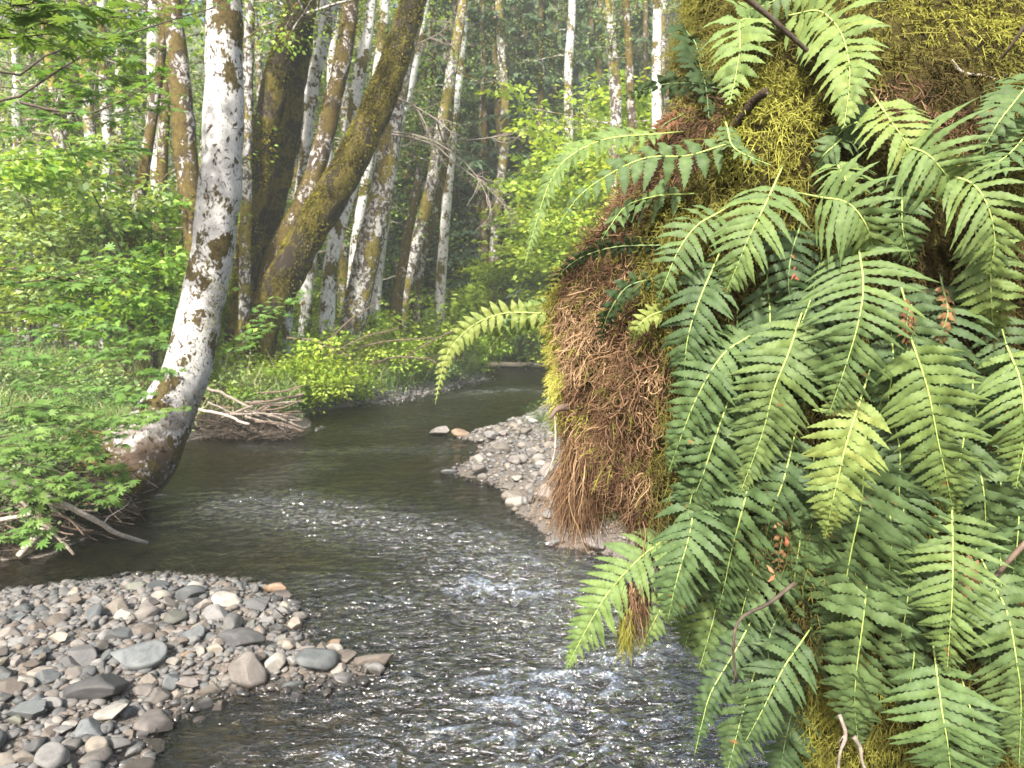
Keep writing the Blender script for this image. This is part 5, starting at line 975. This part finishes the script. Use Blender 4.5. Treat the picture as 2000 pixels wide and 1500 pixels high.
FR = [
 ('broad bright frond arching over the top of the trunk, right of the dark twig', [(1545, 30), (1600, 22), (1640, 60), (1658, 120), (1658, 180), (1648, 250)], 92, .74, 0, .09),
 ('bright frond hanging left of the dark twig at the trunk top', [(1480, 38), (1447, 42), (1446, 90), (1437, 150), (1424, 205)], 74, .70, 0, .10),
 ('dark frond seen edge on at the top left of the trunk', [(1340, 62), (1358, 85), (1366, 125), (1378, 170), (1384, 232)], 74, .12, 25, .10),
 ('thin dark blue-green frond pointing left above the brown moss', [(1400, 172), (1340, 162), (1270, 170), (1200, 200)], 34, .16, 40, .10),
 ('bright frond curving out and down at the far left of the trunk top', [(1290, 262), (1185, 272), (1115, 305), (1080, 345), (1052, 420), (1024, 522)], 52, .64, -20, .12),
 ('sparse frond with long hanging leaflets across the dark root mat', [(1410, 285), (1340, 305), (1265, 308), (1195, 338), (1130, 385), (1085, 450)], 48, .42, 15, .08),
 ('blue-green frond sloping down left below the sparse frond', [(1330, 380), (1285, 383), (1225, 402), (1190, 445), (1170, 480)], 42, .46, 0, .08),
 ('bright frond fanning down beside the brown moss, below the yellow moss', [(1512, 362), (1490, 410), (1462, 465), (1440, 520), (1418, 572)], 96, .60, 0, .08),
 ('grey-green frond half over the yellow moss left of the fanning frond', [(1400, 418), (1360, 442), (1325, 490), (1300, 550), (1283, 590)], 62, .46, 0, .07),
 ('short wide frond just above the largest frond', [(1600, 385), (1655, 396), (1690, 436), (1706, 486)], 104, .58, 0, .11),
 ('largest frond, hanging down the middle of the trunk', [(1676, 478), (1686, 560), (1674, 640), (1650, 720), (1618, 812)], 118, .52, 0, .11),
 ('second longest frond, left below the largest frond', [(1560, 630), (1540, 690), (1512, 760), (1488, 850), (1445, 965)], 98, .54, 0, .08),
 ('dark frond beside the brown moss, left of the second longest frond', [(1398, 512), (1365, 590), (1342, 670), (1335, 770)], 74, .30, 0, .05),
 ('mid-green frond sloping down left across the edge of the brown moss', [(1462, 658), (1410, 695), (1362, 775), (1328, 860), (1305, 925)], 78, .42, 0, .06),
 ('yellow-green frond hanging below the tip of the largest frond', [(1680, 782), (1655, 860), (1640, 920), (1625, 985), (1612, 1052)], 86, .80, 0, .11),
 ('bright frond right of the yellow-green frond, ending in a long tip', [(1786, 680), (1812, 760), (1832, 860), (1850, 940), (1864, 1014)], 98, .66, 0, .09),
 ('bright frond at the right edge halfway down the trunk', [(1972, 690), (1992, 740), (2000, 800), (2002, 860), (1984, 955)], 92, .66, 0, .09),
 ('yellow-green small frond at the trunk top, right of the crinkled fern', [(1718, 205), (1742, 240), (1775, 286), (1800, 330)], 78, .82, 0, .07),
 ('wide frond fanning right below the yellow-green small frond', [(1770, 285), (1812, 302), (1842, 335), (1862, 366)], 118, .62, 0, .09),
 ('bright frond arching right and down at the upper right', [(1862, 345), (1900, 360), (1928, 400), (1943, 470), (1932, 535)], 100, .62, 0, .10),
 ('narrow frond hanging between the short wide frond and the upper right frond', [(1762, 340), (1762, 400), (1764, 455), (1784, 520)], 62, .48, 0, .06),
 ('yellowish frond below the tip of the upper right frond', [(1912, 470), (1932, 520), (1936, 590), (1940, 655)], 68, .68, 0, .05),
 ('short frond above the short wide frond, left of the narrow frond', [(1634, 320), (1648, 345), (1660, 375), (1672, 400)], 62, .60, 0, .07),
 ('bright frond reaching far left over the riffle, lowest on that side', [(1302, 1050), (1250, 1090), (1190, 1155), (1146, 1228), (1106, 1306)], 74, .62, 0, .10),
 ('narrow frond right beside the small moss tuft over the water', [(1368, 1096), (1318, 1148), (1282, 1205), (1245, 1282)], 50, .60, 0, .10),
 ('mid-green frond under the brown moss hem', [(1334, 952), (1326, 1010), (1318, 1065), (1312, 1122)], 58, .46, 0, .08),
 ('long shaded frond under the second longest frond', [(1462, 950), (1444, 1020), (1426, 1090), (1414, 1150), (1400, 1200)], 92, .38, 0, .08),
 ('long frond continuing below the long shaded frond toward the water', [(1418, 1105), (1404, 1160), (1392, 1215), (1365, 1310)], 74, .48, 0, .10),
 ('glossy dark frond at the lower left foot, seen from below', [(1486, 1275), (1466, 1340), (1446, 1410), (1420, 1510)], 76, .30, 0, .16),
 ('dark frond with a pale midrib beside the foot of the trunk', [(1566, 1252), (1530, 1305), (1490, 1385), (1455, 1450)], 78, .28, 0, .14),
 ('thin dark frond trailing to the water left of the foot', [(1490, 1170), (1437, 1270), (1390, 1350), (1372, 1410), (1356, 1478)], 44, .24, 0, .10),
 ('very long mid-green frond below the yellow-green frond', [(1688, 895), (1682, 985), (1662, 1080), (1648, 1170), (1638, 1300)], 112, .34, 0, .07),
 ('long frond hanging over the bare roots at the bottom', [(1696, 1120), (1686, 1210), (1672, 1320), (1670, 1390), (1678, 1462)], 88, .44, 0, .10),
 ('broad bright frond at the lower right with a straight midrib', [(1860, 1005), (1861, 1080), (1860, 1160), (1855, 1240), (1850, 1312)], 108, .58, 0, .11),
 ('shaded frond behind the bright frond with a long tip', [(1902, 880), (1918, 940), (1924, 1000), (1926, 1075)], 76, .34, 0, .05),
 ('large frond at the lower right corner curving down', [(1935, 1130), (1968, 1200), (1985, 1290), (1994, 1370), (1990, 1500)], 100, .46, 0, .10),
 ('wide frond across the bottom right over the yellow moss', [(1828, 1300), (1840, 1390), (1852, 1460), (1862, 1560)], 112, .44, 0, .10),
 ('dark frond at the bottom right behind the wide frond', [(1888, 1360), (1908, 1430), (1930, 1520)], 78, .28, 0, .05),
 ('small pale frond drooping alone over the stream, left of the moss', [(1065, 612), (985, 612), (925, 635), (880, 680), (862, 730), (850, 790)], 31, .95, 12, 0, 1.55, 0),
 ('small dull frond hanging beside the lone pale frond', [(1100, 590), (1045, 615), (1000, 635), (965, 670), (945, 705)], 32, .62, 30, 0, 1.6, 0),
 ('curled dry dark frond at the left shoulder of the brown moss', [(1290, 478), (1200, 482), (1130, 505), (1085, 545), (1062, 590)], 26, .04, 60, .06),
 ('small dark blue-green frond lying on the brown moss', [(1270, 545), (1225, 560), (1195, 600), (1178, 640), (1172, 675)], 28, .10, 30, .04),
 ('crinkled blue-green fern low on the yellow moss', [(1700, 215), (1680, 235), (1650, 250), (1620, 285)], 46, .20, 40, .05),
 ('crinkled dull frond sloping left from the crinkled fern', [(1660, 250), (1640, 275), (1612, 300), (1590, 330)], 44, .34, 10, .04),
 ('pale upside-down curled frond in the yellow moss', [(1420, 250), (1430, 285), (1460, 305), (1510, 325)], 30, .46, 40, .06),
 ('blue-green frond at the upper right edge', [(2020, 150), (1985, 195), (1950, 240), (1915, 300)], 72, .40, 0, .10),
 ('second blue-green frond at the upper right edge, lower', [(2040, 220), (2000, 270), (1960, 310), (1890, 350)], 78, .44, 0, .10),
 ('frond entering from the top edge above the dark twig', [(1560, -30), (1530, -10), (1500, 8), (1455, 22)], 50, .48, 0, .10),
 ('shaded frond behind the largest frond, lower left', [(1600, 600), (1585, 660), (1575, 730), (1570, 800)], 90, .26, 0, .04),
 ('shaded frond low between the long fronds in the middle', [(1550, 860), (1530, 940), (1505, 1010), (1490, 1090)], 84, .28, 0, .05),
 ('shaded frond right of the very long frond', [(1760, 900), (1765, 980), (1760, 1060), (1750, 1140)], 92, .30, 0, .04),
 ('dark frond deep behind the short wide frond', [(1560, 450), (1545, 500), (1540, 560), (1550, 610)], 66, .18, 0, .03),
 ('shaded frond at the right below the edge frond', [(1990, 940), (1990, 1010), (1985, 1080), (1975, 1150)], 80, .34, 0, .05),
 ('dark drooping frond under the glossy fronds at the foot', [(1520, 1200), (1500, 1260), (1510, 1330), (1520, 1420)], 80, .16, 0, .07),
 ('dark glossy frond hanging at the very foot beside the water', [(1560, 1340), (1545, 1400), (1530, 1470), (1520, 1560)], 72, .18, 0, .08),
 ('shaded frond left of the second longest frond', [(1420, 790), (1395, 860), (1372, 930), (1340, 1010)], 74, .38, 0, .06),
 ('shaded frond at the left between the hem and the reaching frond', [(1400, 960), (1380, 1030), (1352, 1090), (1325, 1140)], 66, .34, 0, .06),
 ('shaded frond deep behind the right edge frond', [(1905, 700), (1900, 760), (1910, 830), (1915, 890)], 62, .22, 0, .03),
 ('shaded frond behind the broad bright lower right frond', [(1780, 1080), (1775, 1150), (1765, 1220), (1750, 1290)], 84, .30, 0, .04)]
for e in FR:
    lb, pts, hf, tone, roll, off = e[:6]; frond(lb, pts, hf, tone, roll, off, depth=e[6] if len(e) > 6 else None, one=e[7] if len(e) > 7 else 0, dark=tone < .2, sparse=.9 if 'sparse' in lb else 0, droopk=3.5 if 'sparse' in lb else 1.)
# fronds deeper in the curtain, between the ones above; low tones paint their shade
LMF = [('the largest frond', (1665, 640)), ('the second longest frond', (1510, 780)), ('the yellow-green hanging frond', (1645, 910)), ('the bright frond with a long tip', (1825, 840)), ('the broad bright lower right frond', (1860, 1160)), ('the very long mid-green frond', (1665, 1090)), ('the long shaded frond', (1430, 1080)), ('the right edge frond', (1990, 800)), ('the upper right arching frond', (1925, 420))]
rf_ = np.random.default_rng(33); bk_ = {}
for k, (x, y) in enumerate([(1440, 640), (1500, 560), (1600, 520), (1760, 560), (1840, 560), (1740, 640), (1450, 780), (1590, 900), (1560, 960), (1740, 800), (1880, 780), (1950, 900), (1730, 960), (1480, 1040), (1540, 1060), (1440, 880), (1780, 1200), (1900, 1100), (1930, 1000), (1600, 1180), (1400, 1080), (1950, 620), (1820, 640), (1380, 800), (1360, 960)]):
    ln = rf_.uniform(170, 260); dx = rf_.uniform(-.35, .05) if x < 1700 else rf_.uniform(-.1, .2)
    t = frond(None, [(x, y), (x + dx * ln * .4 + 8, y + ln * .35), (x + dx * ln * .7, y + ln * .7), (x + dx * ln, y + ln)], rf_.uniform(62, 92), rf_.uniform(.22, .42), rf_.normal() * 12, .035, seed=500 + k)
    q = min(LMF, key=lambda m_: math.dist(m_[1], (x, y + 100))); d_ = (x - q[1][0], y + 100 - q[1][1]); side = ('right of' if d_[0] > 0 else 'left of') if abs(d_[0]) > abs(d_[1]) * .7 else ('below' if d_[1] > 0 else 'above')
    bk_.setdefault((side, q[0]), []).append((math.hypot(*d_), t))
for (side, q), v in bk_.items():
    for i, (_, t) in enumerate(sorted(v, key=lambda e: e[0])): t['label'] = f"{ORD[i]}shaded half-hidden frond {side} {q}"
for lb, pts, hf in [('dry red-brown dead frond hanging in the moss gap above the foot fronds', [(1520, 985), (1528, 1040), (1520, 1100), (1532, 1150)], 19), ('dry brown dead frond curled under the upper right arching frond', [(1840, 560), (1850, 610), (1838, 660), (1850, 710)], 22), ('dry brown dead frond on the dark moss right of the largest frond', [(1780, 590), (1770, 640), (1785, 690)], 28), ('shrivelled brown frond tip below the bright frond with a long tip', [(1900, 1090), (1890, 1140), (1905, 1200)], 30), ('dry curled brown frond at the top left, on the dark root mat', [(1330, 225), (1290, 250), (1265, 300)], 24)]:
    frond(lb, pts, hf, .5, 35, .05, mat='dead_frond', droopk=4, dark=True)
# twigs and dead wood on and in front of the moss
stick('twig', 'dark forked twig running down across the top fronds', [(1440, -20, 1.16), (1500, 30, 1.18), (1560, 85, 1.2), (1596, 118, 1.22), (1602, 142, 1.26)], 11, 9, 'twig_dark', 'twig', side=2, seed=301, rough=.3, fq=60)
stick('twig', 'dark thin twig curving in from the top right edge', [(2040, -10, 1.15), (1985, 75, 1.17), (1950, 120, 1.2), (1900, 165, 1.26)], 9, 4, 'twig_dark', 'twig', side=1, seed=302)
stick('twig', 'pale thin twig on the dark moss at the upper right', [(1858, 118, 1.2), (1880, 142, 1.2), (1920, 148, 1.2), (1968, 162, 1.2)], 6, 4, 'stick_pale', 'twig', side=1, seed=303)
stick('branch', 'grey bark stub sticking up through the yellow moss', [(1418, 280, 1.36), (1440, 240, 1.30), (1458, 215, 1.27), (1480, 190, 1.24), (1498, 178, 1.22)], 24, 12, 'bark_root', 'branch', side=3, seed=304, rough=.35, fq=45)
stick('twig', 'brown twig end poking in from the right edge below the edge fronds', [(2040, 1020, 1.1), (1985, 1080, 1.1), (1938, 1134, 1.12)], 12, 9, 'twig_brown', 'twig', side=0, seed=305)
stick('twig', 'thin straw twig hanging below the moss, forked over the gravel bar', [(1085, 790, 1.62), (1086, 860, 1.62), (1080, 900, 1.62), (1062, 935, 1.62)], 5, 3, 'stick_pale', 'twig', side=1, seed=306)
stick('rootlet', 'knobbly dark root curling through the lower left fronds', [(1552, 1140, 1.16), (1500, 1180, 1.14), (1445, 1210, 1.12), (1432, 1260, 1.12), (1438, 1330, 1.14)], 8, 5, 'twig_dark', 'root', side=5, seed=307, rough=.5, fq=70)
for k, pts in enumerate([[(1640, 1395), (1652, 1435), (1640, 1475), (1636, 1540)], [(1668, 1440), (1680, 1462), (1684, 1490), (1700, 1530)]]):
    stick('root', ['pale bare root at the bottom below the long frond', 'pale bare root slanting right at the bottom below the long frond', 'pale bare root slanting left at the bottom below the long frond'][k], [(a, b, 1.24 + .03 * k) for a, b in pts], 9, 4, 'stick', 'root', side=2, rough=.4, fq=60, seed=310 + k)
stick('twig', 'dark curled dead leaf stalk at the left edge of the moss', [(1110, 795, 1.5), (1088, 800, 1.5), (1072, 820, 1.5)], 16, 6, 'twig_brown', 'twig', side=1, seed=320)
# dead leaves
M['dead_leaf'] = wood_mat('dead_leaf', (.22, .06, .03), (.40, .16, .09)); M['yellow_leaf'] = wood_mat('yellow_leaf', (.40, .33, .09), (.50, .42, .14))
def small_leaf(label, px, py, Y, L, mat, n_=1, cat='leaf'):
    rr = np.random.default_rng(px); c = at(px, py, Y) + rr.normal(size=(n_, 3)) * .003; D = rdir(n_, rr) * [1, .3, 1]; V, f = leaves(c, D, nrm(CAM - c) + rr.normal(size=(n_, 3)) * .3, L, L * .17, .3); tag(mk('fallen_leaf', V, [f], M[mat]), label, cat)
small_leaf('small red dead leaf caught above the foot fronds', 1534, 1072, 1.16, .022, 'dead_leaf'); small_leaf('pair of red-brown dead leaf scraps in the lower moss gap', 1512, 1118, 1.17, .018, 'dead_leaf', 2)
small_leaf('red-brown scrap on the dark ferns left of the largest frond', 1548, 532, 1.12, .014, 'dead_leaf', 3)
frond('small pale yellow dying frond on the edge of the brown moss', [(1300, 606), (1268, 618), (1245, 640), (1236, 672)], 26, 1.0, 20, .04)

# ------------------------------------------------------------------ the hazy bright air between the near moss and the far slope
hv = np.array([(x, y, z) for x in (-170, 170) for y in (-6, 130) for z in (-1.6, 78)], float)
hf = [np.array([[0, 1, 3, 2], [4, 6, 7, 5], [0, 4, 5, 1], [2, 3, 7, 6], [0, 2, 6, 4], [1, 5, 7, 3]])]
n = N('haze'); pv = n.n('ShaderNodeVolumePrincipled'); pv.inputs['Density'].default_value = .0023; pv.inputs['Color'].default_value = (.90, .97, .88, 1); pv.inputs['Anisotropy'].default_value = .0
n.l(pv.outputs[0], n.out.inputs['Volume']); M['haze'] = n.m
tag(mk('haze', hv, hf, M['haze']), 'bright hazy air over the stream and wood', 'haze', kind='stuff')
